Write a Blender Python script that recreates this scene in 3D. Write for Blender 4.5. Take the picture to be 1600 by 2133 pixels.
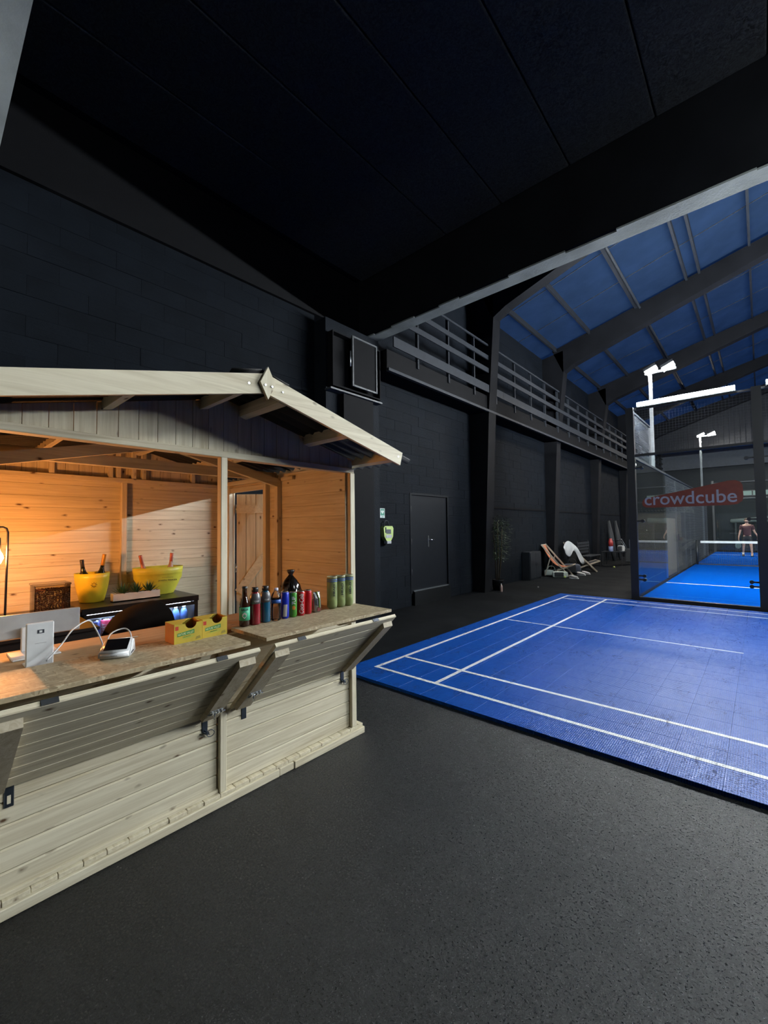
import bpy, bmesh, math, random
from mathutils import Vector, Matrix
random.seed(7)
for _o in list(bpy.data.objects):
    bpy.data.objects.remove(_o)
S = bpy.context.scene
COL = S.collection
PI = math.pi
rad = math.radians

# ------------------------------------------------------------------ camera
cam = bpy.data.cameras.new('camera')
cam.sensor_fit = 'HORIZONTAL'
cam.sensor_width = 36.0
cam.lens = 19.752
cam.clip_start = 0.02
cam.clip_end = 200
camo = bpy.data.objects.new('camera', cam)
COL.objects.link(camo)
_r = Vector((0.74544875, 0.66646598, -0.01136962))
_u = Vector((0.03426634, -0.02128156, 0.99918613))
_f = Vector((-0.66568159, 0.74523164, 0.03870166))
camo.matrix_world = Matrix(((_r.x, _u.x, -_f.x, 0), (_r.y, _u.y, -_f.y, 0), (_r.z, _u.z, -_f.z, 1.53), (0, 0, 0, 1)))
S.camera = camo

# ------------------------------------------------------------------ view, world, light
S.view_settings.view_transform = 'Standard'
S.view_settings.look = 'None'
S.view_settings.exposure = -0.50
S.view_settings.gamma = 1.0
S.view_settings.use_curve_mapping = False
S.cycles.use_denoising = True
S.cycles.sample_clamp_indirect = 6.0
S.cycles.max_bounces = 8
S.cycles.transparent_max_bounces = 24
S.cycles.caustics_reflective = False
S.cycles.caustics_refractive = False

W = bpy.data.worlds.new('dusk_sky')
S.world = W
W.use_nodes = True
W.node_tree.nodes['Background'].inputs[0].default_value = (0.050, 0.150, 0.46, 1)   # deep blue dusk over the translucent roof
W.node_tree.nodes['Background'].inputs[1].default_value = 0.62

TUBE = 1250.0        # radiance of the LED battens over the glass wall
FLOOD = 1500.0       # radiance of the court floodlights
ADDED_BATTEN = 560.0       # radiance of the added unseen battens for kiosk front and soffit
BULB = 960.0       # radiance of the warm bulb in the kiosk


# ------------------------------------------------------------------ helpers
def link(o, parent=None):
    COL.objects.link(o)
    if parent is not None:
        o.parent = parent
    return o


def root_loc(o):
    v = Vector((0, 0, 0))
    while o is not None:
        v += o.location
        o = o.parent
    return v


class MB:
    """collects simple solids and builds them as one mesh object"""
    def __init__(s):
        s.v = []; s.f = []; s.m = []; s.sm = []

    def add(s, vs, fs, mi=0, smooth=False):
        n = len(s.v)
        s.v += [tuple(a) for a in vs]
        for f in fs:
            s.f.append(tuple(i + n for i in f)); s.m.append(mi); s.sm.append(smooth)
        return s

    def box(s, x0, x1, y0, y1, z0, z1, mi=0):
        return s.add([(x0, y0, z0), (x1, y0, z0), (x1, y1, z0), (x0, y1, z0), (x0, y0, z1), (x1, y0, z1), (x1, y1, z1), (x0, y1, z1)],
                     [(0, 3, 2, 1), (4, 5, 6, 7), (0, 1, 5, 4), (1, 2, 6, 5), (2, 3, 7, 6), (3, 0, 4, 7)], mi)

    def cbox(s, x0, x1, y0, y1, z0, z1, c=0.003, mi=0):
        """box with chamfered edges"""
        bm = bmesh.new()
        bmesh.ops.create_cube(bm, size=1)
        for v in bm.verts:
            v.co = Vector((x0 + (v.co.x + .5) * (x1 - x0), y0 + (v.co.y + .5) * (y1 - y0), z0 + (v.co.z + .5) * (z1 - z0)))
        bmesh.ops.bevel(bm, geom=list(bm.edges), offset=c, segments=1, affect='EDGES')
        bm.verts.index_update()
        s.add([v.co[:] for v in bm.verts], [[v.index for v in f.verts] for f in bm.faces], mi)
        bm.free()
        return s

    def obox(s, o, ax, ay, az, mi=0):
        """parallelepiped from a corner and three edge vectors"""
        o, ax, ay, az = map(Vector, (o, ax, ay, az))
        P = [o, o + ax, o + ax + ay, o + ay]
        P += [q + az for q in P]
        return s.add(P, [(0, 3, 2, 1), (4, 5, 6, 7), (0, 1, 5, 4), (1, 2, 6, 5), (2, 3, 7, 6), (3, 0, 4, 7)], mi)

    def beam(s, a, b, w, h, up=(0, 0, 1), mi=0):
        """rectangular bar from a to b, centred on the line; w sideways, h along up"""
        a, b, up = Vector(a), Vector(b), Vector(up)
        d = (b - a).normalized()
        sd = d.cross(up).normalized()
        u = sd.cross(d).normalized()
        return s.obox(a - sd * w / 2 - u * h / 2, b - a, sd * w, u * h, mi)

    def prism(s, pts, vec, mi=0):
        """polygon (3-D points) pushed along vec"""
        n = len(pts); vec = Vector(vec)
        P = [Vector(q) for q in pts]
        P += [q + vec for q in P]
        fs = [tuple(range(n))[::-1], tuple(range(n, 2 * n))]
        fs += [(i, (i + 1) % n, n + (i + 1) % n, n + i) for i in range(n)]
        return s.add(P, fs, mi)

    def cyl(s, a, b, r, r2=None, n=12, caps=True, mi=0, smooth=True):
        a, b = Vector(a), Vector(b)
        r2 = r if r2 is None else r2
        d = (b - a).normalized()
        t = Vector((1, 0, 0)) if abs(d.x) < .9 else Vector((0, 1, 0))
        u = d.cross(t).normalized(); w = d.cross(u)
        P = [a + (u * math.cos(2 * PI * i / n) + w * math.sin(2 * PI * i / n)) * r for i in range(n)]
        P += [b + (u * math.cos(2 * PI * i / n) + w * math.sin(2 * PI * i / n)) * r2 for i in range(n)]
        s.add(P, [(i, (i + 1) % n, n + (i + 1) % n, n + i) for i in range(n)], mi, smooth)
        if caps:
            k = len(s.v) - 2 * n
            s.f += [tuple(range(k, k + n))[::-1], tuple(range(k + n, k + 2 * n))]; s.m += [mi, mi]; s.sm += [False, False]
        return s

    def tube(s, pts, r, n=8, mi=0, closed=False):
        P = [Vector(q) for q in pts]
        m = len(P); vs = []
        u = None
        for i in range(m):
            d = (P[min(i + 1, m - 1)] - P[max(i - 1, 0)]).normalized()
            if u is None:
                t = Vector((0, 0, 1)) if abs(d.z) < .9 else Vector((1, 0, 0))
                u = d.cross(t).normalized()
            u = (u - d * u.dot(d)).normalized()
            w = d.cross(u)
            rr = r[i] if isinstance(r, (list, tuple)) else r
            vs += [P[i] + (u * math.cos(2 * PI * k / n) + w * math.sin(2 * PI * k / n)) * rr for k in range(n)]
        fs = [(i * n + k, i * n + (k + 1) % n, (i + 1) * n + (k + 1) % n, (i + 1) * n + k) for i in range(m - 1) for k in range(n)]
        fs += [tuple(range(n))[::-1], tuple(range((m - 1) * n, m * n))]
        return s.add(vs, fs, mi, True)

    def lathe(s, prof, c=(0, 0, 0), n=24, sx=1, sy=1, mi=0, cap=True, smooth=True, wob=None):
        """profile of (radius, z) turned about the vertical through c"""
        c = Vector(c); vs = []
        for j, (r, z) in enumerate(prof):
            for i in range(n):
                a = 2 * PI * i / n
                k = 1 + (wob(a, j) if wob else 0)
                vs.append((c.x + r * k * sx * math.cos(a), c.y + r * k * sy * math.sin(a), c.z + z))
        m = len(prof)
        fs = [(j * n + i, j * n + (i + 1) % n, (j + 1) * n + (i + 1) % n, (j + 1) * n + i) for j in range(m - 1) for i in range(n)]
        s.add(vs, fs, mi, smooth)
        if cap:
            k = len(s.v) - m * n
            s.f += [tuple(range(k, k + n))[::-1], tuple(range(k + (m - 1) * n, k + m * n))]; s.m += [mi, mi]; s.sm += [False, False]
        return s

    def mesh(s, name, mats, off=(0, 0, 0)):
        me = bpy.data.meshes.new(name)
        off = Vector(off)
        me.from_pydata([tuple(Vector(v) - off) for v in s.v], [], s.f)
        for m in (mats if isinstance(mats, (list, tuple)) else [mats]):
            me.materials.append(m)
        me.polygons.foreach_set('material_index', s.m)
        me.polygons.foreach_set('use_smooth', s.sm)
        me.update()
        return me

    def build(s, name, mats, parent=None, base=None):
        """coordinates are world ones; the object gets its own base point"""
        pl = root_loc(parent)
        b = Vector(base) if base is not None else (pl if parent is not None else Vector((0, 0, 0)))
        o = bpy.data.objects.new(name, s.mesh(name, mats, b))
        o.location = b - pl
        return link(o, parent)


def tag(o, label=None, cat=None, group=None, kind=None):
    if label: o['label'] = label
    if cat: o['category'] = cat
    if group: o['group'] = group
    if kind: o['kind'] = kind
    return o


def thing(name, loc, label=None, cat=None, group=None, kind=None, rz=0):
    o = bpy.data.objects.new(name, None)
    o.empty_display_size = 0.1
    o.location = loc
    o.rotation_euler = (0, 0, rz)
    link(o)
    return tag(o, label, cat, group, kind)


def instance(name, me, loc, parent=None, rot=None):
    o = bpy.data.objects.new(name, me)
    o.location = loc
    if rot: o.rotation_euler = rot
    return link(o, parent)


def text_mesh(txt, width, height, mat, name, parent, origin, u, v, bold=0.0, wrap=None, italic=0.0, depth=0.0004):
    """lettering of real thickness: origin is the lower left corner, u and v unit directions; wrap=(axis point, radius, start angle) lays it round a can"""
    cu = bpy.data.curves.new('lettering', 'FONT')
    cu.body = txt; cu.size = 1; cu.offset = bold; cu.shear = italic; cu.resolution_u = 4
    tmp = bpy.data.objects.new('lettering', cu)
    me = bpy.data.meshes.new_from_object(tmp)
    bpy.data.objects.remove(tmp)
    if wrap is not None:
        bm = bmesh.new(); bm.from_mesh(me)
        for _ in range(3):
            lng = [e for e in bm.edges if e.calc_length() > .09]
            if lng: bmesh.ops.subdivide_edges(bm, edges=lng, cuts=1)
        bmesh.ops.triangulate(bm, faces=bm.faces[:])
        bm.to_mesh(me); bm.free()
    xs = [q.co.x for q in me.vertices]; ys = [q.co.y for q in me.vertices]
    x0, x1, y0, y1 = min(xs), max(xs), min(ys), max(ys)
    kx = width / (x1 - x0); ky = height / (y1 - y0)
    pl = root_loc(parent)
    u, v, origin = Vector(u), Vector(v), Vector(origin)
    n = u.cross(v)
    for q in me.vertices:
        a = (q.co.x - x0) * kx; b = (q.co.y - y0) * ky
        if wrap is None:
            p = origin + u * a + v * b + n * depth
        else:
            c, r, a0, vert = wrap
            if vert:      # reading upwards along the can
                ang = a0 - b / r; z = a
            else:
                ang = a0 + a / r; z = b
            p = Vector((c[0] + r * math.cos(ang), c[1] + r * math.sin(ang), c[2] + z))
        q.co = p - pl
    me.materials.clear(); me.materials.append(mat)
    o = bpy.data.objects.new(name, me)
    return link(o, parent)


# ------------------------------------------------------------------ materials
class NT:
    def __init__(s, name):
        s.m = bpy.data.materials.new(name); s.m.use_nodes = True
        s.t = s.m.node_tree; s.n = s.t.nodes
        s.b = s.n['Principled BSDF']

    def new(s, t, **kw):
        n = s.n.new(t)
        for k, v in kw.items(): setattr(n, k, v)
        return n

    def l(s, a, b): s.t.links.new(a, b)

    def coords(s, scale=(1, 1, 1), randomize=False, rot=(0, 0, 0)):
        tc = s.new('ShaderNodeTexCoord'); mp = s.new('ShaderNodeMapping')
        mp.inputs['Scale'].default_value = scale; mp.inputs['Rotation'].default_value = rot
        src = tc.outputs['Object']
        if randomize:
            oi = s.new('ShaderNodeObjectInfo'); mu = s.new('ShaderNodeMath', operation='MULTIPLY'); mu.inputs[1].default_value = 37.0
            s.l(oi.outputs['Random'], mu.inputs[0])
            ad = s.new('ShaderNodeVectorMath', operation='ADD'); s.l(src, ad.inputs[0]); s.l(mu.outputs[0], ad.inputs[1])
            src = ad.outputs[0]
        s.l(src, mp.inputs[0])
        return mp.outputs[0]

    def noise(s, vec, scale, detail=4, rough=.55, dist=0):
        n = s.new('ShaderNodeTexNoise'); n.inputs['Scale'].default_value = scale; n.inputs['Detail'].default_value = detail
        n.inputs['Roughness'].default_value = rough; n.inputs['Distortion'].default_value = dist
        s.l(vec, n.inputs['Vector']); return n.outputs['Fac']

    def ramp(s, fac, stops):
        r = s.new('ShaderNodeValToRGB'); e = r.color_ramp.elements
        while len(e) < len(stops): e.new(.5)
        for q, (p, c) in zip(e, stops):
            q.position = p; q.color = (c[0], c[1], c[2], 1) if isinstance(c, (tuple, list)) else (c, c, c, 1)
        s.l(fac, r.inputs[0]); return r.outputs[0]

    def mix(s, fac, a, b, mode='MIX'):
        m = s.new('ShaderNodeMix', data_type='RGBA', blend_type=mode)
        for sock, v in ((m.inputs[0], fac), (m.inputs[6], a), (m.inputs[7], b)):
            if hasattr(v, 'links'): s.l(v, sock)
            else: sock.default_value = v if not isinstance(v, tuple) else (v[0], v[1], v[2], 1)
        return m.outputs[2]

    def bump(s, h, strength=.3, dist=.01, prev=None):
        b = s.new('ShaderNodeBump'); b.inputs['Strength'].default_value = strength; b.inputs['Distance'].default_value = dist
        s.l(h, b.inputs['Height'])
        if prev is not None: s.l(prev, b.inputs['Normal'])
        return b.outputs[0]


def plain(name, col, rough=.5, metal=0, spec=.5, bump=0, bscale=60, coat=0, emit=None, estr=0, trans=0):
    k = NT(name); b = k.b
    b.inputs['Base Color'].default_value = (*col, 1); b.inputs['Roughness'].default_value = rough
    b.inputs['Metallic'].default_value = metal; b.inputs['Specular IOR Level'].default_value = spec
    b.inputs['Coat Weight'].default_value = coat
    b.inputs['Transmission Weight'].default_value = trans
    v = k.coords()
    f = k.noise(v, bscale, 3)
    if bump: k.l(k.bump(f, bump, .004), b.inputs['Normal'])
    c = k.mix(k.ramp(k.noise(v, 9, 4), [(.3, 0), (.7, 1)]), tuple(x * .86 for x in col), tuple(min(1, x * 1.08) for x in col))
    k.l(c, b.inputs['Base Color'])
    if emit:
        b.inputs['Emission Color'].default_value = (*emit, 1); b.inputs['Emission Strength'].default_value = estr
    return k.m


def emitter(name, col, strength):
    k = NT(name)
    e = k.new('ShaderNodeEmission'); e.inputs[0].default_value = (*col, 1); e.inputs[1].default_value = strength
    k.l(e.outputs[0], k.n['Material Output'].inputs[0]); return k.m


def wood(name, axis, light=(.66, .60, .455), dark=(.47, .40, .27), knot=(.10, .055, .028), rough=.62):
    """spruce boards with grain along one axis, knots and pale streaks"""
    k = NT(name)
    g = {'X': (1.2, 26, 26), 'Y': (26, 1.2, 26), 'Z': (26, 26, 1.2)}[axis]
    kn = {'X': (8.5, 17, 17), 'Y': (17, 8.5, 17), 'Z': (17, 17, 8.5)}[axis]
    v = k.coords(g, True)
    n1 = k.noise(v, 1.6, 6, .6, .9)
    c = k.ramp(n1, [(.30, dark), (.47, tuple((a + b) / 2 for a, b in zip(light, dark))), (.62, light)])
    v2 = k.coords(tuple(x * .22 for x in g), True)
    c = k.mix(k.ramp(k.noise(v2, 1.1, 3), [(.35, 0), (.7, .5)]), c, tuple(min(1, x * 1.13) for x in light))
    v3 = k.coords(kn, True)
    vo = k.new('ShaderNodeTexVoronoi'); vo.inputs['Scale'].default_value = 1.0; vo.inputs['Randomness'].default_value = 1.0
    ad = k.new('ShaderNodeVectorMath', operation='ADD')
    nz = k.new('ShaderNodeTexNoise'); nz.inputs['Scale'].default_value = 2.5
    k.l(v3, nz.inputs['Vector']); sc = k.new('ShaderNodeVectorMath', operation='SCALE'); sc.inputs['Scale'].default_value = .22
    k.l(nz.outputs['Color'], sc.inputs[0]); k.l(v3, ad.inputs[0]); k.l(sc.outputs[0], ad.inputs[1])
    k.l(ad.outputs[0], vo.inputs['Vector'])
    # only some cells carry a knot
    gt = k.new('ShaderNodeSeparateColor'); k.l(vo.outputs['Color'], gt.inputs[0])
    on = k.ramp(gt.outputs[0], [(.70, 0), (.72, 1)])
    kf = k.ramp(vo.outputs['Distance'], [(.07, 1), (.13, .45), (.22, 0)])
    mk = k.new('ShaderNodeMath', operation='MULTIPLY'); k.l(on, mk.inputs[0]); k.l(kf, mk.inputs[1])
    c = k.mix(mk.outputs[0], c, knot)
    k.l(c, k.b.inputs['Base Color'])
    k.b.inputs['Roughness'].default_value = rough
    k.b.inputs['Specular IOR Level'].default_value = .3
    k.l(k.bump(n1, .18, .003), k.b.inputs['Normal'])
    return k.m


M = {}
for ax in 'XYZ':
    M['wood' + ax] = wood('spruce_' + ax.lower(), ax)
M['wood_warm'] = wood('planed_shelf_wood', 'Y', (.42, .29, .17), (.30, .19, .10))


def mk_osb():
    k = NT('oriented_strand_board')
    cols = [(.40, .32, .20), (.30, .235, .14), (.50, .42, .28), (.22, .165, .095), (.36, .29, .18)]
    vs = k.coords((1, 1, 1))
    vo = k.new('ShaderNodeTexVoronoi'); vo.inputs['Scale'].default_value = 1
    mp = k.coords((120, 32, 60), rot=(0, 0, .5))
    k.l(mp, vo.inputs['Vector'])
    vo2 = k.new('ShaderNodeTexVoronoi'); vo2.inputs['Scale'].default_value = 1
    k.l(k.coords((30, 115, 60), rot=(0, 0, -.35)), vo2.inputs['Vector'])
    s1 = k.new('ShaderNodeSeparateColor'); k.l(vo.outputs['Color'], s1.inputs[0])
    s2 = k.new('ShaderNodeSeparateColor'); k.l(vo2.outputs['Color'], s2.inputs[0])
    st = [(i / 5, c) for i, c in enumerate(cols)]
    a = k.ramp(s1.outputs[0], st); b = k.ramp(s2.outputs[1], st)
    c = k.mix(k.ramp(s1.outputs[2], [(.48, 0), (.52, 1)]), a, b)
    k.l(c, k.b.inputs['Base Color']); k.b.inputs['Roughness'].default_value = .55
    k.l(k.bump(s1.outputs[1], .15, .002), k.b.inputs['Normal'])
    return k.m


def mk_asphalt(name, col, rough, bstr, cracks=True, dust=True):
    k = NT(name)
    v = k.coords()
    fine = k.noise(v, 95, 5, .7)
    mid = k.noise(v, 44, 6, .72)
    big = k.noise(v, 1.6, 4)
    c = k.mix(k.ramp(mid, [(.35, 0), (.75, 1)]), tuple(x * .7 for x in col), tuple(x * 1.35 for x in col))
    if dust:
        d = k.ramp(big, [(.56, 0), (.80, .5)])
        c = k.mix(d, c, tuple(x * 2.2 for x in col))
    k.l(c, k.b.inputs['Base Color'])
    if bstr > .5:
        c = k.mix(k.ramp(fine, [(.50, 0), (.66, 1)]), c, tuple(x * 5 for x in col))  # pale specks put the aggregate and its sparkle into the colour
        k.l(c, k.b.inputs['Base Color'])
        k.l(k.ramp(fine, [(.36, rough + .26), (.60, rough - .11)]), k.b.inputs['Roughness'])
    else:
        k.l(k.ramp(big, [(.3, rough - .06), (.7, rough + .08)]), k.b.inputs['Roughness'])
    n = k.bump(mid, bstr, .013)
    n = k.bump(fine, bstr * .8, .003, n)
    if cracks:
        vo = k.new('ShaderNodeTexVoronoi', feature='DISTANCE_TO_EDGE'); vo.inputs['Scale'].default_value = .9
        ad = k.new('ShaderNodeVectorMath', operation='ADD'); nz = k.new('ShaderNodeTexNoise'); nz.inputs['Scale'].default_value = 3.0; nz.inputs['Detail'].default_value = 6
        k.l(v, nz.inputs['Vector']); k.l(v, ad.inputs[0]); k.l(nz.outputs['Color'], ad.inputs[1]); k.l(ad.outputs[0], vo.inputs['Vector'])
        e = k.ramp(vo.outputs['Distance'], [(.0, 0), (.012, 1)])
        n = k.bump(e, .22, .006, n)
    k.l(n, k.b.inputs['Normal'])
    k.b.inputs['Specular IOR Level'].default_value = .42 if bstr > .5 else .10
    return k.m


def mk_block(name, col, rough=.75, stripe=True, bstr=.35):
    """black painted masonry: trowel lines along the wall and lumpy paint"""
    k = NT(name)
    v = k.coords((1, 1, 1), True)
    a = k.noise(v, 40, 5, .65)
    vs = k.coords((3, 3, 60), True)
    b = k.noise(vs, 1.0, 4, .6, .4)
    c = k.mix(k.ramp(k.noise(v, 2.2, 4), [(.3, 0), (.7, 1)]), tuple(x * .8 for x in col), tuple(x * 1.25 for x in col))
    k.l(c, k.b.inputs['Base Color']); k.b.inputs['Roughness'].default_value = rough
    k.b.inputs['Specular IOR Level'].default_value = .08
    n = k.bump(a, bstr, .01)
    if stripe: n = k.bump(b, bstr * 1.2, .012, n)
    k.l(n, k.b.inputs['Normal'])
    return k.m


def mk_ceiling():
    k = NT('sprayed_black_slab')
    v = k.coords((1, 1, 1), True)
    a = k.noise(v, 20, 10, .82, 2.2); b = k.noise(v, 45, 6, .75)
    k.b.inputs['Roughness'].default_value = .62
    k.l(k.mix(k.ramp(a, [(.42, 0), (.60, 1)]), (.004, .0045, .0055), (.085, .092, .104)), k.b.inputs['Base Color'])  # mottled colour stands in for the relief shading of the rough coat
    n = k.bump(a, 1.0, .22); n = k.bump(b, 1.0, .05, n)
    k.l(n, k.b.inputs['Normal'])
    return k.m


def mk_mat(name, col, rough=.36):
    """ribbed plastic sports tile with scuffs"""
    k = NT(name)
    geo = k.new('ShaderNodeNewGeometry')

    def wc(scale=(1, 1, 1), rot=(0, 0, 0)):
        mp = k.new('ShaderNodeMapping'); mp.inputs['Scale'].default_value = scale; mp.inputs['Rotation'].default_value = rot
        k.l(geo.outputs['Position'], mp.inputs[0]); return mp.outputs[0]
    v = wc()
    sep = k.new('ShaderNodeSeparateXYZ'); k.l(v, sep.inputs[0])
    def rib(out, f, sharp=(.25, .75)):
        m = k.new('ShaderNodeMath', operation='MULTIPLY'); m.inputs[1].default_value = f; k.l(out, m.inputs[0])
        s = k.new('ShaderNodeMath', operation='SINE'); k.l(m.outputs[0], s.inputs[0])
        h = k.new('ShaderNodeMath', operation='MULTIPLY_ADD'); h.inputs[1].default_value = .5; h.inputs[2].default_value = .5
        k.l(s.outputs[0], h.inputs[0]); return h.outputs[0]
    rx = rib(sep.outputs[0], 2 * PI / .0133); ry = rib(sep.outputs[1], 2 * PI / .0266)
    mx = k.new('ShaderNodeMath', operation='MAXIMUM'); k.l(rx, mx.inputs[0]); k.l(ry, mx.inputs[1])
    sc = k.noise(wc((2.2, .7, 1), rot=(0, 0, .6)), 3.2, 8, .75, 2.0)
    big = k.noise(v, .9, 3)
    w1 = k.noise(wc((1, 1, 1), rot=(0, 0, .4)), 2.3, 4, .62, 1.6)
    w2 = k.noise(wc((1.7, .8, 1), rot=(0, 0, 1.3)), 2.9, 4, .6, 1.2)
    gate = k.ramp(k.noise(v, 2.1, 2), [(.50, 0), (.62, 1)])
    gate2 = k.ramp(k.noise(wc((1, 1, 1), rot=(0, 0, 2)), 2.6, 2), [(.50, 0), (.60, 1)])
    m1 = k.new('ShaderNodeMath', operation='MULTIPLY'); k.l(gate, m1.inputs[0]); k.l(k.ramp(w1, [(.488, 0), (.50, .75), (.512, 0)]), m1.inputs[1])
    m2 = k.new('ShaderNodeMath', operation='MULTIPLY'); k.l(gate2, m2.inputs[0]); k.l(k.ramp(w2, [(.488, 0), (.50, .75), (.512, 0)]), m2.inputs[1])
    sm = k.new('ShaderNodeMath', operation='MAXIMUM'); k.l(m1.outputs[0], sm.inputs[0]); k.l(m2.outputs[0], sm.inputs[1])
    c = k.mix(k.ramp(sc, [(.36, .30), (.48, 0), (.62, 0), (.75, .25)]), col, tuple(x * .55 for x in col))
    c = k.mix(k.ramp(big, [(.45, 0), (.75, .25)]), c, tuple(min(1, x * 1.4 + .006) for x in col))
    c = k.mix(k.ramp(mx.outputs[0], [(.15, .60), (.70, 0)]), c, tuple(x * .30 for x in col))
    c = k.mix(sm.outputs[0], c, (.006, .012, .04))
    k.l(c, k.b.inputs['Base Color'])
    r1 = k.ramp(sc, [(.3, rough + .10), (.7, rough - .05)])
    k.l(k.mix(sm.outputs[0], r1, (.8, .8, .8)), k.b.inputs['Roughness'])
    k.b.inputs['Specular IOR Level'].default_value = .11
    k.l(k.bump(mx.outputs[0], .7, .0025), k.b.inputs['Normal'])
    return k.m


def mk_glass(name, tint=(.93, .97, .97), ior=1.5, rough=0.0, dust=0.0, dcol=(.6, .62, .64)):
    """thin clear pane: clear straight through, mirror by Fresnel, a film of dust"""
    k = NT(name)
    t = k.new('ShaderNodeBsdfTransparent'); t.inputs[0].default_value = (*tint, 1)
    g = k.new('ShaderNodeBsdfGlossy'); g.inputs['Roughness'].default_value = rough
    f = k.new('ShaderNodeFresnel'); f.inputs[0].default_value = ior
    m = k.new('ShaderNodeMixShader'); k.l(f.outputs[0], m.inputs[0]); k.l(t.outputs[0], m.inputs[1]); k.l(g.outputs[0], m.inputs[2])
    out = m
    if dust:
        d = k.new('ShaderNodeBsdfTranslucent'); d.inputs[0].default_value = (*dcol, 1)
        d2 = k.new('ShaderNodeBsdfDiffuse'); d2.inputs[0].default_value = (*dcol, 1)
        md = k.new('ShaderNodeMixShader'); k.l(d.outputs[0], md.inputs[1]); k.l(d2.outputs[0], md.inputs[2])
        out = k.new('ShaderNodeMixShader'); out.inputs[0].default_value = dust
        k.l(m.outputs[0], out.inputs[1]); k.l(md.outputs[0], out.inputs[2])
    k.l(out.outputs[0], k.n['Material Output'].inputs[0]); return k.m


def mk_translucent():
    k = NT('translucent_roof_sheet')
    t = k.new('ShaderNodeBsdfTranslucent'); d = k.new('ShaderNodeBsdfDiffuse')
    v = k.coords((1, 1, 1), True)
    c = k.ramp(k.noise(v, 1.3, 4), [(.3, (.52, .56, .62)), (.7, (.74, .78, .84))])
    k.l(c, t.inputs[0]); d.inputs[0].default_value = (.02, .035, .065, 1)
    m = k.new('ShaderNodeMixShader'); m.inputs[0].default_value = .35
    k.l(t.outputs[0], m.inputs[1]); k.l(d.outputs[0], m.inputs[2])
    k.l(m.outputs[0], k.n['Material Output'].inputs[0]); return k.m


M['osb'] = mk_osb()
M['asphalt'] = mk_asphalt('black_sealed_asphalt', (.0010, .0014, .0020), .33, 1.0)
M['hallfloor'] = mk_asphalt('dark_hall_floor', (.0040, .0050, .0066), .75, .3, False)
M['slabfloor'] = mk_asphalt('worn_black_concrete', (.0065, .0072, .0082), .5, .25, False)
M['block'] = mk_block('black_painted_block', (.0044, .0062, .0092))
M['render'] = mk_block('black_painted_render', (.0060, .0080, .0115), .7, False, .5)
M['black'] = plain('matt_black_paint', (.004, .004, .005), .8, spec=.12, bump=.2)
M['blackbeam'] = mk_block('black_painted_concrete', (.006, .0064, .008), .7, False, .3)
M['darkgrey'] = plain('dark_grey_paint', (.012, .014, .018), .6, spec=.2, bump=.2)
M['greyboard'] = plain('grey_painted_board', (.020, .0235, .030), .6, spec=.2, bump=.3)
M['ceiling'] = mk_ceiling()
M['soffit2'] = mk_block('grey_painted_soffit', (.44, .46, .45), .8, False, .1)
M['soffit'] = mk_block('bare_grey_concrete', (.20, .215, .21), .8, False, .3)
M['steel_black'] = plain('black_coated_steel', (.012, .013, .016), .45, spec=.5)
M['steel'] = plain('galvanised_steel', (.42, .45, .48), .35, metal=1)
M['zinc'] = plain('bright_zinc', (.60, .62, .65), .25, metal=1)
M['hasp'] = plain('dark_zinc_plate', (.10, .12, .15), .35, metal=.9)
M['mat'] = mk_mat('blue_sports_tile', (.003, .056, .30), .38)
M['line'] = mk_mat('white_line_on_tile', (.60, .62, .64), .5)
M['turfline'] = plain('white_turf_line', (.62, .64, .66), .6)
M['turf'] = plain('blue_court_turf', (.0005, .058, .33), .9, spec=0.0, bump=.4, bscale=300)
M['glass'] = mk_glass('clear_pane', dust=.006)
M['roofsheet'] = mk_translucent()
M['bitumen'] = plain('black_corrugated_bitumen', (.0045, .004, .004), .75, bump=.5, bscale=150)
M['tube'] = emitter('white_led_diffuser', (.90, .97, 1.0), TUBE)
M['flood'] = emitter('floodlight_lens', (1.0, .95, .86), FLOOD)
M['batten'] = emitter('added_batten_diffuser', (.90, .98, 1.0), ADDED_BATTEN)
M['added_dim'] = emitter('dim_added_diffuser', (.90, .98, 1.0), ADDED_BATTEN * .32)
M['white'] = plain('white_plastic', (.58, .59, .60), .35)
M['offwhite'] = plain('white_paint', (.62, .60, .56), .5)
M['yellow'] = plain('yellow_plastic', (.70, .56, .03), .42)
M['yellow2'] = plain('lime_yellow_plastic', (.62, .60, .06), .42)

# ================================================================== THE SETTING
def struct(name, mb, mat, parent=None):
    o = mb.build(name, mat, parent)
    if parent is None: o['kind'] = 'structure'
    return o


# floors
struct('floor', MB().box(-6, 12, -6, 3.0, -.12, 0).box(-3.4, 12, 3.0, 9.1, -.12, 0), M['asphalt'])
struct('floor', MB().box(-6, -3.4, 3.0, 9.1, -.12, 0), M['slabfloor'])
struct('floor', MB().box(-6, 12, 9.1, 34, -.12, 0), M['hallfloor'])

# left wall: a core with painted blocks laid on it, one wall per bay
XW = -5.17
BH, BL = .20, .50


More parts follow.
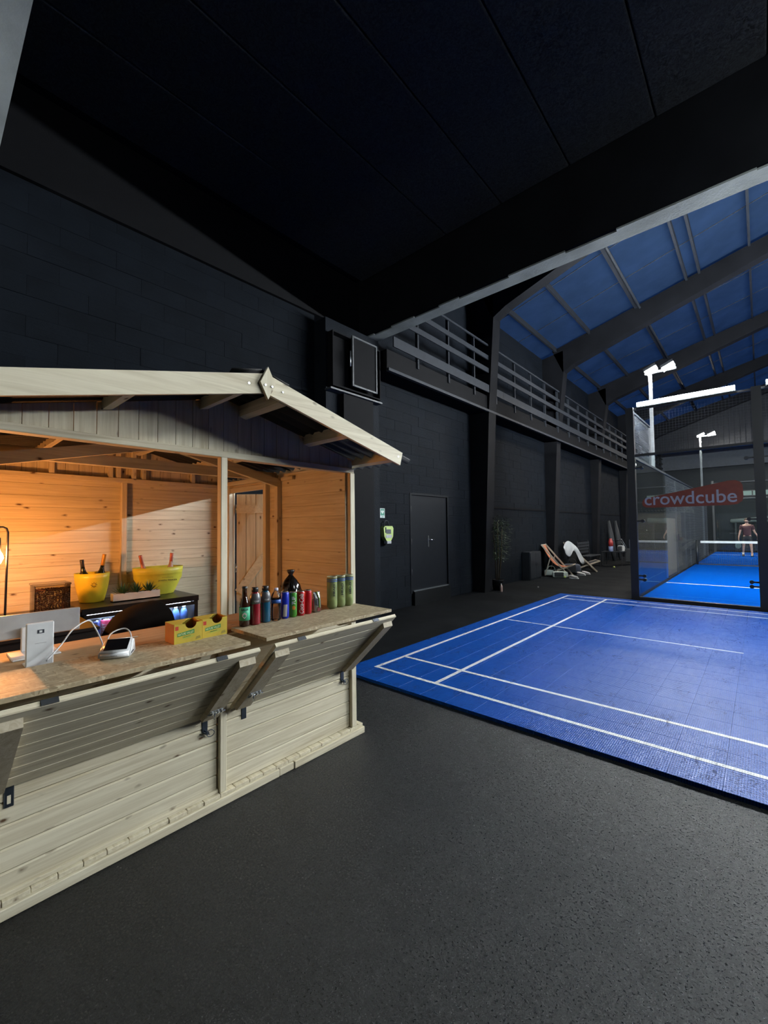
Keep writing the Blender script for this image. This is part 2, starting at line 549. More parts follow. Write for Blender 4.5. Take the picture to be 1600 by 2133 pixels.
def block_bay(y0, y1, z1, hole=None, zmin=0.0, single=True):
    wl = struct('wall_left', MB().box(XW - .25, XW - .045, y0, y1, 0, z1), M['render'])
    cache = {}
    rest = MB()
    nz = int(math.ceil(z1 / BH))
    for r in range(nz):
        za, zb = r * BH, min(z1, (r + 1) * BH)
        y = y0 - (BL / 2 if r % 2 else 0)
        while y < y1 - .01:
            ya, yb = max(y, y0), min(y + BL, y1)
            y += BL
            if yb - ya < .05: continue
            if hole and zb > hole[2] and za < hole[3] and yb > hole[0] and ya < hole[1]:
                if ya >= hole[0] - .001 and yb <= hole[1] + .001: continue
                if ya < hole[0]: yb = hole[0]
                else: ya = hole[1]
                if yb - ya < .04: continue
            j = random.choice((0, .002, .004))
            if single and za >= zmin:
                key = (round(yb - ya, 3), round(zb - za, 3))
                if key not in cache:
                    cache[key] = MB().cbox(-.045, 0, .0004, yb - ya - .0004, .0006, zb - za - .0006, .0016).mesh('block', M['block'])
                instance('block', cache[key], (XW - .0 + j - .002, ya, za), wl)
            else:
                rest.cbox(XW - .045, XW + j, ya + .0004, yb - .0004, za + .0006, zb - .0006, .0016)
    if rest.v:
        tag(struct('blocks', rest, M['block'], wl), kind='stuff')
    return wl


block_bay(.43, 4.18, 4.92, zmin=1.8)
block_bay(5.38, 8.95, 4.25, hole=(6.58, 7.90, .0, 2.20), zmin=.0)
block_bay(9.30, 13.65, 7.0, single=False)
block_bay(14.0, 18.6, 7.0, single=False)
block_bay(18.95, 23.4, 7.0, single=False)
block_bay(23.75, 28.3, 7.0, single=False)
struct('wall_left', MB().box(XW - .25, XW, 28.65, 33, 0, 7.0), M['render'])
struct('wall_left', MB().box(XW - .25, XW, 5.38, 8.95, 4.25, 7.0), M['render'])
struct('wall_left', MB().box(XW - .25, XW, -6, .43, 0, 5.0), M['render'])
# dark band above the near wall, pilaster with the lintel end on it
struct('wall_left', MB().box(XW - .25, XW + .05, .43, 5.13, 4.92, 5.81), M['black'])
pil = struct('wall_left', MB().box(XW - .25, -4.9, 4.18, 5.38, 0, 4.81), M['render'])
# lintel over the opening between bar area and hall, its bare soffit, and the near beam
lint = struct('trim_1', MB().box(-5.4, 12, 5.13, 5.38, 4.83, 9.6), M['blackbeam'])
sof = MB(); random.seed(3)
x = -5.1
ys = []
while x < 11.9:
    w = random.uniform(.25, .6)
    sof.box(x, min(x + w, 11.9), 5.135 + random.choice((0, .0, .02, .035)), 5.378, 4.81, 4.83)
    x += w
struct('trim_2', sof, M['soffit'])
struct('trim_3', MB().box(-5.4, 12, -.25, .43, 4.82, 5.81), M['blackbeam'])
struct('trim_4', MB().box(-5.17, 12, -.25, .428, 4.81, 4.82), M['soffit2'])
# ceiling slabs between the beams
ceil = struct('ceiling', MB().box(-5.4, 12, .43, 5.13, 5.87, 6.0), M['black'])
xs = [-.68 + .87 * k for k in range(-5, 15)]
sl = MB().cbox(-.43, .43, .44, 5.12, 5.81, 5.87, .012).mesh('ceiling_slab', M['ceiling'])
for xx in xs[:-1]:
    if xx - .0 > -5.2: instance('ceiling_slab', sl, (xx + .435, 0, 0), ceil)
struct('ceiling', MB().box(-5.4, 12, -6, -.25, 5.2, 5.4), M['black'])
struct('wall_near', MB().box(-5.4, 12, -6.2, -6, 0, 5.2), M['darkgrey'])
struct('wall_right', MB().box(12, 12.2, -6, 33, 0, 7.2), M['darkgrey'])

# columns of the portal frames and their rafters
EAVE0 = 7.01


def zroof(x):
    return EAVE0 + .273 * (min(x, 3.2) + 5.17) if x <= 3.2 else zroof(3.2) - .273 * (x - 3.2)


for i, (y, xb_, xt_) in enumerate(((8.95, -4.86, -4.66), (13.65, -4.98, -4.76), (18.6, -5.03, -4.83), (23.4, -5.04, -4.84), (28.3, -5.04, -4.84))):
    mb = MB()
    mb.prism([(-5.4, y, 0), (xb_, y, 0), (xt_, y, 4.25), (-4.50, y, 6.42), (-4.50, y, 7.10), (-5.4, y, 6.95)], (0, .35, 0))
    struct('trim_%d' % (5 + i), mb, M['blackbeam'])
    mb = MB()
    mb.prism([(-4.52, y, 6.42), (-4.19, y, 6.60), (3.2, y, 9.02), (3.2, y, zroof(3.2) - .02), (-4.84, y, zroof(-4.84) + .07)], (0, .3, 0))
    mb.prism([(11.6, y, 6.6), (3.2, y, 9.02), (3.2, y, zroof(3.2) - .02), (11.6, y, zroof(11.6))], (0, .3, 0))
    struct('trim_%d' % (10 + i), mb, M['blackbeam'])
# roof: translucent sheets, purlins
roof = struct('ceiling', MB().prism([(3.2, 5.38, zroof(3.2) + .12), (12.2, 5.38, zroof(12.2) + .12), (12.2, 5.38, zroof(12.2) + .17), (3.2, 5.38, zroof(3.2) + .17)], (0, 27.6, 0)), M['roofsheet'])
PX = [-5.4, -4.72, -3.71, -2.44, -1.26, -.98, .02, 1.1, 2.15, 3.2]
bays = [(5.38, 8.95), (8.95, 13.65), (13.65, 18.6), (18.6, 23.4), (23.4, 28.3), (28.3, 33.0)]
seam = MB()
for a, b in zip(PX[:-1], PX[1:]):
    for y0, y1 in bays:
        for k in range(3):
            ya = y0 + (y1 - y0) * k / 3; yb = y0 + (y1 - y0) * (k + 1) / 3
            mb = MB().prism([(a + .002, ya, zroof(a) + .12), (b - .002, ya, zroof(b) + .12), (b - .002, ya, zroof(b) + .13), (a + .002, ya, zroof(a) + .13)], (0, yb - ya, 0))
            mb.build('roof_sheet', M['roofsheet'], roof)
            if k: seam.beam((a, ya, zroof(a) + .115), (b, ya, zroof(b) + .115), .02, .014)
tag(seam.build('seam_strip', M['greyboard'], roof), kind='stuff')
for xx in PX[1:-1]:
    w = .05 if xx != -2.44 else .09
    zz = zroof(xx)
    MB().box(xx - w / 2, xx + w / 2, 5.38, 33, zz - .03, zz + .115).build('purlin', M['darkgrey'], roof)
struct('trim_15', MB().tube([(-2.36, 5.4, zroof(-2.36) - .06), (-2.36, 18, zroof(-2.36) - .06), (-2.36, 32.9, zroof(-2.36) - .06)], .035), M['darkgrey'])
stp = MB().tube([(-2.30, 8.3, zroof(-2.3) - .08), (-2.30, 8.3, 7.35), (-2.29, 8.3, 7.0)], .022).cyl((-2.30, 8.3, zroof(-2.3) - .13), (-2.42, 8.3, zroof(-2.3) - .05), .03)
tag(stp.build('hanging_strap', M['steel_black']), 'short dark strap dangling from the roof pipe above the hall', 'strap')

# gallery along the left wall with its railing
struct('trim_16', MB().box(XW, -4.70, 5.38, 33, 4.27, 4.62), M['black'])
struct('trim_17', MB().box(-4.72, -4.655, 5.38, 33, 4.235, 4.285), M['greyboard'])
rail = thing('gallery_railing', (-4.70, 5.5, 4.62), 'long dark grey board railing on the gallery above the left wall', 'railing')
post = MB().box(-.03, .03, -.02, .02, -.12, 1.22).mesh('post', M['greyboard'])
yy = 5.2 + 1.045
while yy < 33:
    instance('post', post, (.0, yy - 5.5, 0), rail); yy += 1.045
for za, zb in ((4.68, 4.86), (5.15, 5.26), (5.46, 5.56), (5.79, 5.83)):
    y = 5.5
    while y < 32.9:
        y2 = min(y + 4.18, 32.95)
        MB().box(-4.665, -4.64, y + .002, y2 - .002, za, zb).build('rail_board', M['greyboard'], rail)
        y = y2
for o_ in [c for c in rail.children if c.name.startswith('rail_board')]: pass
# long strut line of darker ledge on the wall (skirting of render half way up)
struct('trim_18', MB().box(XW, XW + .012, 9.3, 33, 2.02, 2.06), M['black'])

# door in the left wall
M['doorpaint'] = plain('black_door_paint', (.0050, .0066, .0095), .6, spec=.12)
dr = struct('door_1', MB().box(XW - .05, XW - .02, 6.60, 7.88, .285, 2.195), M['doorpaint'])
fr = MB().box(XW - .05, XW + .01, 6.55, 6.60, .24, 2.23).box(XW - .05, XW + .01, 7.88, 7.93, .24, 2.23).box(XW - .05, XW + .01, 6.60, 7.88, 2.195, 2.235)
fr.build('door_frame', M['doorpaint'], dr)
hn = MB().cbox(XW - .022, XW - .012, 7.17, 7.21, 1.13, 1.37, .002)
hn.cyl((XW - .012, 7.19, 1.28), (XW + .035, 7.19, 1.28), .008).cyl((XW + .03, 7.19, 1.28), (XW + .03, 7.33, 1.28), .009)
tag(hn.build('door_handle', M['zinc'], dr), 'bright metal door handle')
for z in (.6, 1.2, 1.85): MB().cyl((XW + .0, 6.59, z), (XW + .0, 6.59, z + .12), .012).build('hinge', M['steel_black'], dr)
MB().box(XW - .04, XW + .05, 6.62, 7.90, .0, .27).build('threshold', M['slabfloor'], dr)
MB().box(XW - .02, XW + .015, 6.64, 7.88, .272, .29).build('sill_strip', M['steel'], dr)

# far end wall, clad with ribs above a pale band
ew = struct('wall_far', MB().prism([(-5.4, 33, 0), (12.2, 33, 0), (12.2, 33, 7.1), (3.2, 33, zroof(3.2) + .3), (-5.4, 33, 7.2)], (0, .3, 0)), M['darkgrey'])
M['farband'] = plain('pale_grey_far_band', (.075, .078, .092), .7)
struct('trim_19', MB().box(-4.75, 12, 32.6, 33, 5.05, 6.4), M['farband'])
rb = MB()
x = -4.7
while x < 4.0:
    rb.box(x, x + .09, 28.60, 28.65, 5.62, zroof(x) + .05); x += .22
sc_ = struct('trim_23', MB().prism([(-5.17, 28.65, 5.62), (7.0, 28.65, 5.62), (7.0, 28.65, zroof(7.0) + .1), (3.2, 28.65, zroof(3.2) + .1), (-5.17, 28.65, zroof(-5.17) + .1)], (0, .05, 0)), M['darkgrey'])
tag(rb.build('cladding_rib', M['darkgrey'], sc_), kind='stuff')
struct('trim_20', MB().box(-2.2, 6, 32.9, 33, 4.04, 4.10), M['farband'])
struct('trim_21', MB().box(-2.6, 6, 32.9, 33, 3.04, 3.10), M['farband'])
struct('trim_22', MB().box(-2.05, 8, 32.5, 33, .0, 2.20), M['greyboard'])
wn = struct('window_1', MB().box(-.85, 1.8, 32.93, 33.0, 3.20, 3.25).box(-.85, 1.8, 32.93, 33.0, 3.5, 3.55), M['steel_black'])
gl = emitter('daylit_pane', (.62, .85, .78), .55)
for k in range(5):
    MB().box(-.8 + k * .52, -.8 + k * .52 + .46, 32.955, 32.965, 3.25, 3.5).build('pane', gl, wn)
for k in range(1, 5): MB().box(-.8 + k * .52 - .055, -.8 + k * .52 - .005, 32.93, 33.0, 3.25, 3.5).build('mullion', M['steel_black'], wn)

# ================================================================== BLUE BADMINTON FLOOR
mt = thing('badminton_mat', (-3.41, 3.08, 0), 'large blue plastic tile badminton floor with white court lines', 'sports floor')
TS = .2664
NY, NX = 25, 17
tile = MB().cbox(.0004, TS - .0004, .0004, TS - .0004, 0, .028, .0012).mesh('tile', M['mat'])
cells = sorted(((math.hypot(-3.41 + (i + .5) * TS + .0, 3.08 + (j + .5) * TS), i, j) for i in range(NX) for j in range(NY)))
vis = [c for c in cells if (-3.41 + c[1] * TS) < .25 + .02 * c[2]]
first = set((c[1], c[2]) for c in vis[:300])
rest = MB()
for _, i, j in cells:
    if (i, j) in first: instance('tile', tile, (i * TS, j * TS, 0), mt)
    else: rest.cbox(-3.41 + i * TS + .0012, -3.41 + (i + 1) * TS - .0012, 3.08 + j * TS + .0012, 3.08 + (j + 1) * TS - .0012, 0, .028, .0022)
tag(rest.build('tiles', M['mat'], mt), kind='stuff')


def cline(x0, x1, y0, y1):
    MB().box(x0, x1, y0, y1, .027, .0292).build('court_line', M['line'], mt)


L = .04
YA, YB, YM, YD, YE = 3.40, 3.88, 6.48, 9.10, 9.49
XA, XB = -3.17, -2.40
XE = -3.41 + NX * TS - .01
cline(XA - L / 2, XA + L / 2, YA - L / 2, YE + L / 2)
cline(XB - L / 2, XB + L / 2, YA + L / 2, YE - L / 2)
for yv in (YA, YE): cline(XA + L / 2, XE, yv - L / 2, yv + L / 2)
for yv in (YB, YD):
    cline(XA + L / 2, XB - L / 2, yv - L / 2, yv + L / 2); cline(XB + L / 2, XE, yv - L / 2, yv + L / 2)
cline(XA + L / 2, XB - L / 2, YM - .014, YM + .014); cline(XB + L / 2, -.2, YM - .014, YM + .014)

# ================================================================== PADEL COURT
pc = thing('padel_court_turf', (-1.9, 10.1, 0), 'bright blue artificial turf court behind the glass wall', 'sports floor')
MB().box(-1.93, 7.2, 10.05, 30.14, 0, .015).build('turf', M['turf'], pc)
MB().box(-1.92, 7.2, 13.31, 13.37, .014, .017).build('court_line', M['turfline'], pc)
MB().box(-1.92, 7.2, 27.2, 27.25, .014, .017).build('court_line', M['turfline'], pc)

GY = 9.97
en = thing('glass_court_enclosure', (-1.97, GY, 0), 'black steel framed glass and mesh wall around the blue padel court', 'court enclosure')


def clamp_mb(x, y, z, s, ax='x'):
    m = MB()
    if ax == 'x':
        m.cyl((x + s * .10, y - .03, z), (x + s * .10, y + .03, z), .032, n=12)
        m.box(min(x, x + s * .1), max(x, x + s * .1), y - .012, y + .012, z - .014, z + .014)
    else:
        m.cyl((x - .03, y + s * .10, z), (x + .03, y + s * .10, z), .032, n=12)
        m.box(x - .012, x + .012, min(y, y + s * .1), max(y, y + s * .1), z - .014, z + .014)
    return m


def pane_panel(x0, x1, y0, y1, z0, z1):
    return MB().box(x0, x1, y0, y1, z0, z1).build('glass_pane', M['glass'], en)


def mesh_panel(a, b, z0, z1, pitch=.05, t=.0020):
    """welded wire panel between two floor points"""
    a, b = Vector((a[0], a[1], 0)), Vector((b[0], b[1], 0))
    L_ = (b - a).length; d = (b - a) / L_
    m = MB()
    n = int(L_ / pitch)
    for i in range(n + 1):
        q = a + d * (L_ * i / n)
        m.beam((q.x, q.y, z0), (q.x, q.y, z1), t, t, up=d)
    k = int((z1 - z0) / pitch)
    for i in range(k + 1):
        z = z0 + (z1 - z0) * i / k
        m.beam((a.x, a.y, z), (b.x, b.y, z), t, t)
    o = m.build('wire_mesh', M['meshwire'], en)
    tag(o, kind='stuff'); return o


M['polegrey'] = plain('pale_grey_pole', (.13, .14, .15), .5)
M['meshwire'] = plain('dark_wire', (.035, .04, .05), .6)
for i in range(5):
    px = -1.97 + i * 1.985
    MB().box(px - .07, px + .07, GY - .05, GY + .07, .0, 3.98).build('post', M['steel_black'], en)
    for s in (-1, 1):
        if i == 0 and s < 0: continue
        for z in (.42, .50, 1.62, 2.72):
            clamp_mb(px + s * .07, GY, z, s).build('glass_clamp', M['steel_black'], en)
    if i < 4:
        pane_panel(px + .075, px + 1.91, GY - .006, GY + .006, .07, 2.95)
        MB().box(px + .07, px + 1.915, GY - .03, GY + .03, 2.95, 3.0).build('cross_bar', M['steel_black'], en)
        MB().box(px + .07, px + 1.915, GY - .02, GY + .02, 3.92, 3.96).build('cross_bar', M['steel_black'], en)
        MB().box(px + .07, px + 1.915, GY - .05, GY + .05, .0, .07).build('base_rail', M['steel_black'], en)
        mesh_panel((px + .07, GY), (px + 1.915, GY), 3.0, 3.92)
for (y0, y1) in ((10.05, 12.058), (12.062, 14.1)):
    pane_panel(-1.978, -1.966, y0, y1, .07, 2.95)
    MB().box(-2.0, -1.985, y0, y1, 0, .07).build('base_rail', M['steel_black'], en)
    MB().box(-2.0, -1.95, y0, y1, 2.95, 3.0).build('cross_bar', M['steel_black'], en)
mesh_panel((-1.97, 10.04), (-1.97, 12.05), 3.0, 3.92)
MB().box(-1.99, -1.955, 12.035, 12.085, 2.95, 3.98).build('post', M['steel_black'], en)
MB().beam((-1.97, 10.0, 3.95), (-1.97, 12.09, 3.95), .04, .04).build('cross_bar', M['greyboard'], en)
for z in (.42, 1.62, 2.72):
    clamp_mb(-1.90, 10.02, z, 1).build('glass_clamp', M['steel_black'], en)
mesh_panel((-1.97, 14.15), (-1.97, 18.2), .05, 2.95)
mesh_panel((-1.97, 18.2), (-1.97, 26.2), .05, 2.95, .10, .004)
for y in (14.12, 16.15, 18.2, 19.6, 21.0, 24.2, 26.25): MB().box(-2.02, -1.98, y - .02, y + .02, 0, 3.0).build('post', M['steel_black'], en)
MB().box(-2.0, -1.95, 14.15, 26.2, 2.95, 3.0).build('cross_bar', M['greyboard'], en)
for px in (-1.97, .03, 2.03, 4.0):
    MB().box(px - .05, px + .05, 30.15, 30.27, 0, 4.0).build('post', M['steel_black'], en)
    if px < 4:
        pane_panel(px + .05, px + 1.95, 30.2, 30.212, .07, 2.95)
        MB().box(px + .05, px + 1.95, 30.18, 30.24, 2.95, 3.0).build('cross_bar', M['steel_black'], en)

# logo sticker on the glass
logo = thing('glass_sticker', (-1.8, GY - .012, 1.88), 'red wedge shaped advertising sticker with white lowercase lettering on the glass', 'sign')
pts = [(-1.80, 1.99), (-1.79, 1.93), (-1.74, 1.893), (-1.60, 1.885), (-.42, 1.885), (-.30, 1.90), (-.235, 1.95), (-.215, 2.03), (-.222, 2.24), (-.25, 2.30), (-.32, 2.335), (-.42, 2.335), (-1.1, 2.20), (-1.72, 2.085), (-1.78, 2.05)]
M['logo_red'] = plain('red_vinyl', (.21, .036, .018), .5)
M['logo_white'] = plain('white_vinyl', (.36, .36, .42), .5)
MB().prism([(a, GY - .008, b) for a, b in pts], (0, -.001, 0)).build('backing', M['logo_red'], logo)
text_mesh('crowdcube', 1.45, .245, M['logo_white'], 'lettering', logo, (-1.755, GY - .0095, 1.935), (1, 0, 0), (0, 0, 1), bold=.008)

# LED battens above the glass
for i in range(5):
    x0 = -1.84 + i * 1.985
    t = thing('led_batten', (x0 + .79, GY, 3.98), ['bright white LED batten on top of the glass wall at the corner post', 'bright white LED batten cut by the right edge, next along the glass wall'][min(i, 1)] if i < 2 else ('third', 'fourth', 'fifth')[i - 2] + ' LED batten from the corner post along the top of the glass wall', 'light', 'LED battens along the glass wall')
    MB().box(x0, x0 + 1.58, GY - .03, GY + .03, 3.965, 3.985).build('housing', M['steel'], t)
    MB().tube([(x0 + .01, GY, 4.03), (x0 + 1.57, GY, 4.03)], .045, 12).build('diffuser', M['tube'], t)
# court floodlights
for x0, sg, y, zt, lab in ((-2.26, 1, 14.25, 5.95, 'tall pale floodlight pole rising behind the corner of the glass wall'), (-2.13, 1, 26.3, 5.95, 'farther pale floodlight pole standing beyond the net'), (7.3, -1, 14.25, 5.6, 'pale floodlight pole at the right side of the court, near end'), (7.3, -1, 26.3, 5.6, 'pale floodlight pole at the right side of the court, far end')):
    t = thing('floodlight_pole', (x0, y, 0), lab, 'floodlight', 'floodlight poles of the padel court')
    MB().box(x0 - .04, x0 + .04, y - .04, y + .04, 0, zt).build('pole', M['polegrey'], t)
    xa, xb_ = sorted((x0 - sg * .13, x0 + sg * .63))
    MB().box(xa, xb_, y - .03, y + .03, zt - .02, zt + .04).build('cross_arm', M['steel'], t)
    for q in (.03, .45):
        xx = x0 + sg * q
        h = MB(); h.obox((xx - sg * .15, y - .2, zt + .03), (sg * .30, 0, .13), (0, .4, 0), (-sg * .03, 0, .07)); hd = h.build('lamp_head', M['steel_black'], t)
        h = MB(); h.obox((xx - sg * .135, y - .19, zt + .028), (sg * .27, 0, .117), (0, .38, 0), (sg * .004, 0, -.008)); h.build('lens', M['flood'], hd)

# net
nt = thing('court_net', (-1.86, 20.1, 0), 'dark tennis style net with a white top band across the blue court', 'net')
MB().cbox(-1.75, 7.15, 20.085, 20.115, .83, .915, .008).build('top_band', M['white'], nt)
for xx in (-1.86,): MB().cyl((xx, 20.1, 0), (xx, 20.1, .95), .035).build('net_post', M['steel_black'], nt)
m = MB()
x = -1.8
while x < 3.5: m.beam((x, 20.1, .03), (x, 20.1, .84), .006, .006, up=(0, 1, 0)); x += .06
for k in range(14): m.beam((-1.8, 20.1, .03 + k * .06), (3.5, 20.1, .03 + k * .06), .006, .006)
tag(m.build('netting', M['steel_black'], nt), kind='stuff')
MB().box(-1.8, 3.5, 20.09, 20.11, .015, .05).build('bottom_tape', M['steel_black'], nt)
# tan board beside the court
M['tan'] = plain('tan_board', (.105, .088, .062), .7, bump=.2)
t = thing('tan_screen', (-2.15, 14, 0), 'tan wooden screen standing just outside the side of the blue court', 'screen')
for y0, y1, xx in ((11.7, 12.94, -2.16), (12.96, 14.2, -2.16), (14.22, 15.55, -2.07), (15.57, 16.9, -2.07)):
    MB().cbox(xx - .03, xx, y0, y1, .031, 1.74, .004).build('board', M['tan'], t)
for y in (11.9, 14.0, 16.7): MB().box(-2.21, -2.10, y - .03, y + .03, 0, .03).build('foot', M['steel_black'], t)

# unseen battens added to light the kiosk front and the near soffit
for i, (bx, by, bz, ll, mt_, lab) in enumerate(((2.7, 3.3, 4.2, 1.5, 'batten', 'unseen batten light added to brighten the kiosk front, hung right of it'), (-4.5, -1.5, 4.3, .9, 'added_dim', 'unseen batten light added to brighten the near soffit, left of the kiosk'))):
    t = thing('added_batten', (bx, by, bz), lab, 'light', 'unseen battens added over the bar area')
    MB().box(bx - ll / 2, bx + ll / 2, by - .02, by + .02, bz - .02, bz + .01).build('housing', M['steel'], t)
    MB().tube([(bx - ll / 2, by, bz - .06), (bx + ll / 2, by, bz - .06)], .04, 10).build('diffuser', M[mt_], t)
    for xx in (-ll * .4, ll * .4): MB().cyl((bx + xx, by, bz + .03), (bx + xx, by, 5.81 if by > .43 else 5.2), .004, n=6).build('hanger', M['steel'], t)

# ================================================================== WOODEN KIOSK
KX, KB = -2.32, -4.15        # front and back wall planes
Y0, Y1, YC = .20, 2.22, 1.21
kiosk = thing('wooden_kiosk', (-3.2, YC, 0), 'small pale spruce market kiosk with gabled roof and fold-down counter shutters', 'kiosk')
wX, wY, wZ = M['woodX'], M['woodY'], M['woodZ']
B = lambda name, mb, mat, parent=kiosk: mb.build(name, mat, parent)

# sill beams and floor boards whose ends show along the front
B('sill_beam', MB().cbox(-2.335, -2.275, .08, 1.55, 0, .045), wY)
B('sill_beam', MB().cbox(-2.335, -2.278, 1.553, 1.66, 0, .045), M['wood_dim'] if 'wood_dim' in M else wY)
B('sill_beam', MB().cbox(-2.335, -2.272, 1.663, 2.30, 0, .045), wY)
B('sill_beam', MB().cbox(-4.2, -2.34, 2.24, 2.30, 0, .045), wX)
B('sill_beam', MB().cbox(-4.2, -2.34, .08, .14, 0, .045), wX)
yy = .085
while yy < 2.29:
    y2 = min(yy + .0905, 2.298)
    B('floor_board', MB().cbox(-4.18, -2.288 + random.uniform(-.004, .002), yy + .001, y2 - .001, .046, .066, .002), wX)
    yy = y2


def planks_y(parent, x0, x1, y0, y1, z0, z1, h=.0925, name='wall_plank', bev=.006):
    """horizontal boards along y stacked in z"""
    z = z0
    while z < z1 - .02:
        zb = min(z + h, z1)
        B(name, MB().cbox(x0, x1, y0, y1, z + .0006, zb - .0006, bev), wY, parent); z = zb


# front wall below the counter
planks_y(kiosk, KX - .02, KX, Y0 + .03, 1.172, .067, .93)
planks_y(kiosk, KX - .02, KX, 1.212, 2.205, .067, .93)
B('trim_strip', MB().cbox(KX - .02, KX + .012, Y0 + .03, 1.17, .067, .085, .002), wY)
# front posts
B('corner_post', MB().cbox(KX - .045, KX + .028, Y1 - .032, Y1 + .016, .067, 1.95), wZ)
B('corner_post', MB().cbox(KX - .045, KX + .028, Y0 - .03, Y0 + .014, .067, 1.95), wZ)
B('front_post', MB().cbox(KX - .02, KX + .026, 1.172, 1.212, .067, 1.95), wZ)
B('front_beam', MB().cbox(KX - .045, KX + .022, Y0 - .03, Y1 + .016, 1.95, 1.986), wY)
# gable boards
SL = .24


def zr(y, z0=2.296): return z0 - SL * abs(y - YC)


def gable(x0, x1, zb, y0, y1, w, nm):
    y = y0
    while y < y1 - .01:
        y2 = min(y + w, y1)
        P = [(x1, y + .0015, zb), (x1, y2 - .0015, zb)]
        if y < YC < y2: P += [(x1, y2 - .0015, zr(y2)), (x1, YC, zr(YC)), (x1, y + .0015, zr(y))]
        else: P += [(x1, y2 - .0015, zr(y2)), (x1, y + .0015, zr(y))]
        B(nm, MB().prism(P, (x0 - x1, 0, 0)), wZ); y = y2


gable(KX - .02, KX, 1.987, .12, 2.235, .09, 'gable_board')
gable(KB - .02, KB, 1.995, Y0 - .02, Y1 + .02, .09, 'gable_board')
# back wall
planks_y(kiosk, KB - .02, KB, Y0, Y1 - .05, .067, 1.955, .092, bev=.0018)
B('back_rail', MB().cbox(KB, KB + .045, Y0, Y1 - .05, 1.95, 1.99), wY)
B('stud', MB().cbox(KB, KB + .045, 1.20, 1.243, .067, 1.95), wZ)
for y in (.70, 1.10, 1.16, 1.28, 1.36, 1.80): B('gable_stud', MB().cbox(KB, KB + .04, y, y + .035, 1.99, zr(y) - .03), wZ)


def planks_x(y0, y1, x0, x1, z0, z1, h=.092):
    z = z0
    while z < z1 - .02:
        zb = min(z + h, z1)
        B('wall_plank', MB().cbox(x0, x1, y0, y1, z + .0004, zb - .0004, .0018), wX); z = zb


# right side wall, with the plank door in it
YS = 2.17
planks_x(YS, YS + .02, -3.375, KX - .01, .067, 2.02)
planks_x(YS, YS + .02, -3.99, -3.376, 1.905, 2.02)
B('wall_plank', MB().cbox(-4.15, -3.99, YS, YS + .02, .067, 2.02), wZ)
planks_x(Y0 - .02, Y0, KB, KX - .01, .067, 2.02)
B('stud', MB().cbox(-3.195, -3.15, YS - .045, YS, .067, 1.96), wZ)
B('stud', MB().cbox(-3.38, -3.335, YS - .045, YS, .067, 1.96), wZ)
B('stud', MB().cbox(-4.04, -3.995, YS - .045, YS, .067, 1.96), wZ)
B('stud', MB().cbox(-3.195, -3.15, Y0, Y0 + .045, .067, 1.96), wZ)
B('top_plate', MB().cbox(-4.12, -3.2, YS - .045, YS, 1.975, 2.015), wX)
B('top_plate', MB().cbox(-3.12, -2.95, YS - .03, YS, 1.955, 1.985), wX)
DA = rad(44); HX, HY = -3.985, 2.20          # leaf hinged on the back jamb and standing ajar, swung outwards


def dpt(u, w, z): return Vector((HX + u * math.cos(DA) - w * math.sin(DA), HY + u * math.sin(DA) + w * math.cos(DA), z))


def dbox(u0, u1, w0, w1, z0, z1):
    o = dpt(u0, w0, z0)
    return MB().obox(o, dpt(u1, w0, z0) - o, dpt(u0, w1, z0) - o, (0, 0, z1 - z0))


kd = B('door', dbox(.0, .59, .012, .018, .07, 1.895), wZ)
for k in range(6):
    B('door_board', dbox(.004 + k * .098, .096 + k * .098, 0, .012, .075, 1.89), wZ, kd)
for z in (1.70, .25): B('door_rail', dbox(.01, .58, -.018, 0, z, z + .085), wX, kd)
o1, o2 = dpt(.03, -.009, .90), dpt(.42, -.009, 1.45)
B('door_brace', MB().beam(o1, o2, .017, .085, up=(-.6, -.6, .5)), wX, kd)
for z in (.4, 1.1, 1.7): B('hinge', MB().cyl((HX, HY, z), (HX, HY, z + .09), .008), M['zinc'], kd)
B('door_frame', MB().cbox(-3.995, -3.38, YS - .03, YS, 1.902, 1.95), wX)

# roof timbers
PB = lambda d: 2.235 - .21 * d
for d in (-1.055, -.60, -.128, .11, .59, 1.055):
    y = YC + d; z = PB(abs(d))
    sg = -1 if d > 0 else 1
    B('purlin', MB().obox((-4.32, y - .022, z), (2.413, 0, 0), (0, .045, sg * .045 * SL), (0, 0, .064)), wX)
for sg in (-1, 1):
    a = Vector((-3.17, YC, 2.155)); b = Vector((-3.17, YC + sg * .99, 1.925))
    B('rafter', MB().beam(a, b, .042, .07), wY)
B('tie_beam', MB().cbox(-3.245, -3.205, Y0 + .02, YS - .01, 1.962, 2.035), wY)
# bargeboards on the front of the overhang
for sg in (1, -1):
    P = [(-1.89, YC, 2.341), (-1.89, YC + sg * 1.112, 2.337 - .2435 * 1.112), (-1.89, YC + sg * 1.085, 2.2375 - .2415 * 1.085), (-1.89, YC, 2.2375)]
    bb = B('bargeboard', MB().prism(P, (-.018, 0, 0)), wY)
    for q in (.10, 1.06):
        B('screw', MB().cyl((-1.89, YC + sg * q, 2.29 - .242 * q), (-1.887, YC + sg * q, 2.29 - .242 * q), .006, n=8), M['zinc'], bb)
    P = [(-4.34, YC, 2.337), (-4.34, YC + sg * 1.112, 2.067), (-4.34, YC + sg * 1.085, 1.975), (-4.34, YC, 2.2375)]
    B('bargeboard', MB().prism(P, (-.018, 0, 0)), wY)
fin = B('finial_plate', MB().prism([(-1.872, YC, 2.372), (-1.872, YC + .045, 2.288), (-1.872, YC, 2.200), (-1.872, YC - .045, 2.284)], (-.017, 0, 0)), wZ)
for dy in (-.018, .022): B('screw', MB().cyl((-1.872, YC + dy, 2.272), (-1.868, YC + dy, 2.272), .006, n=8), M['zinc'], fin)


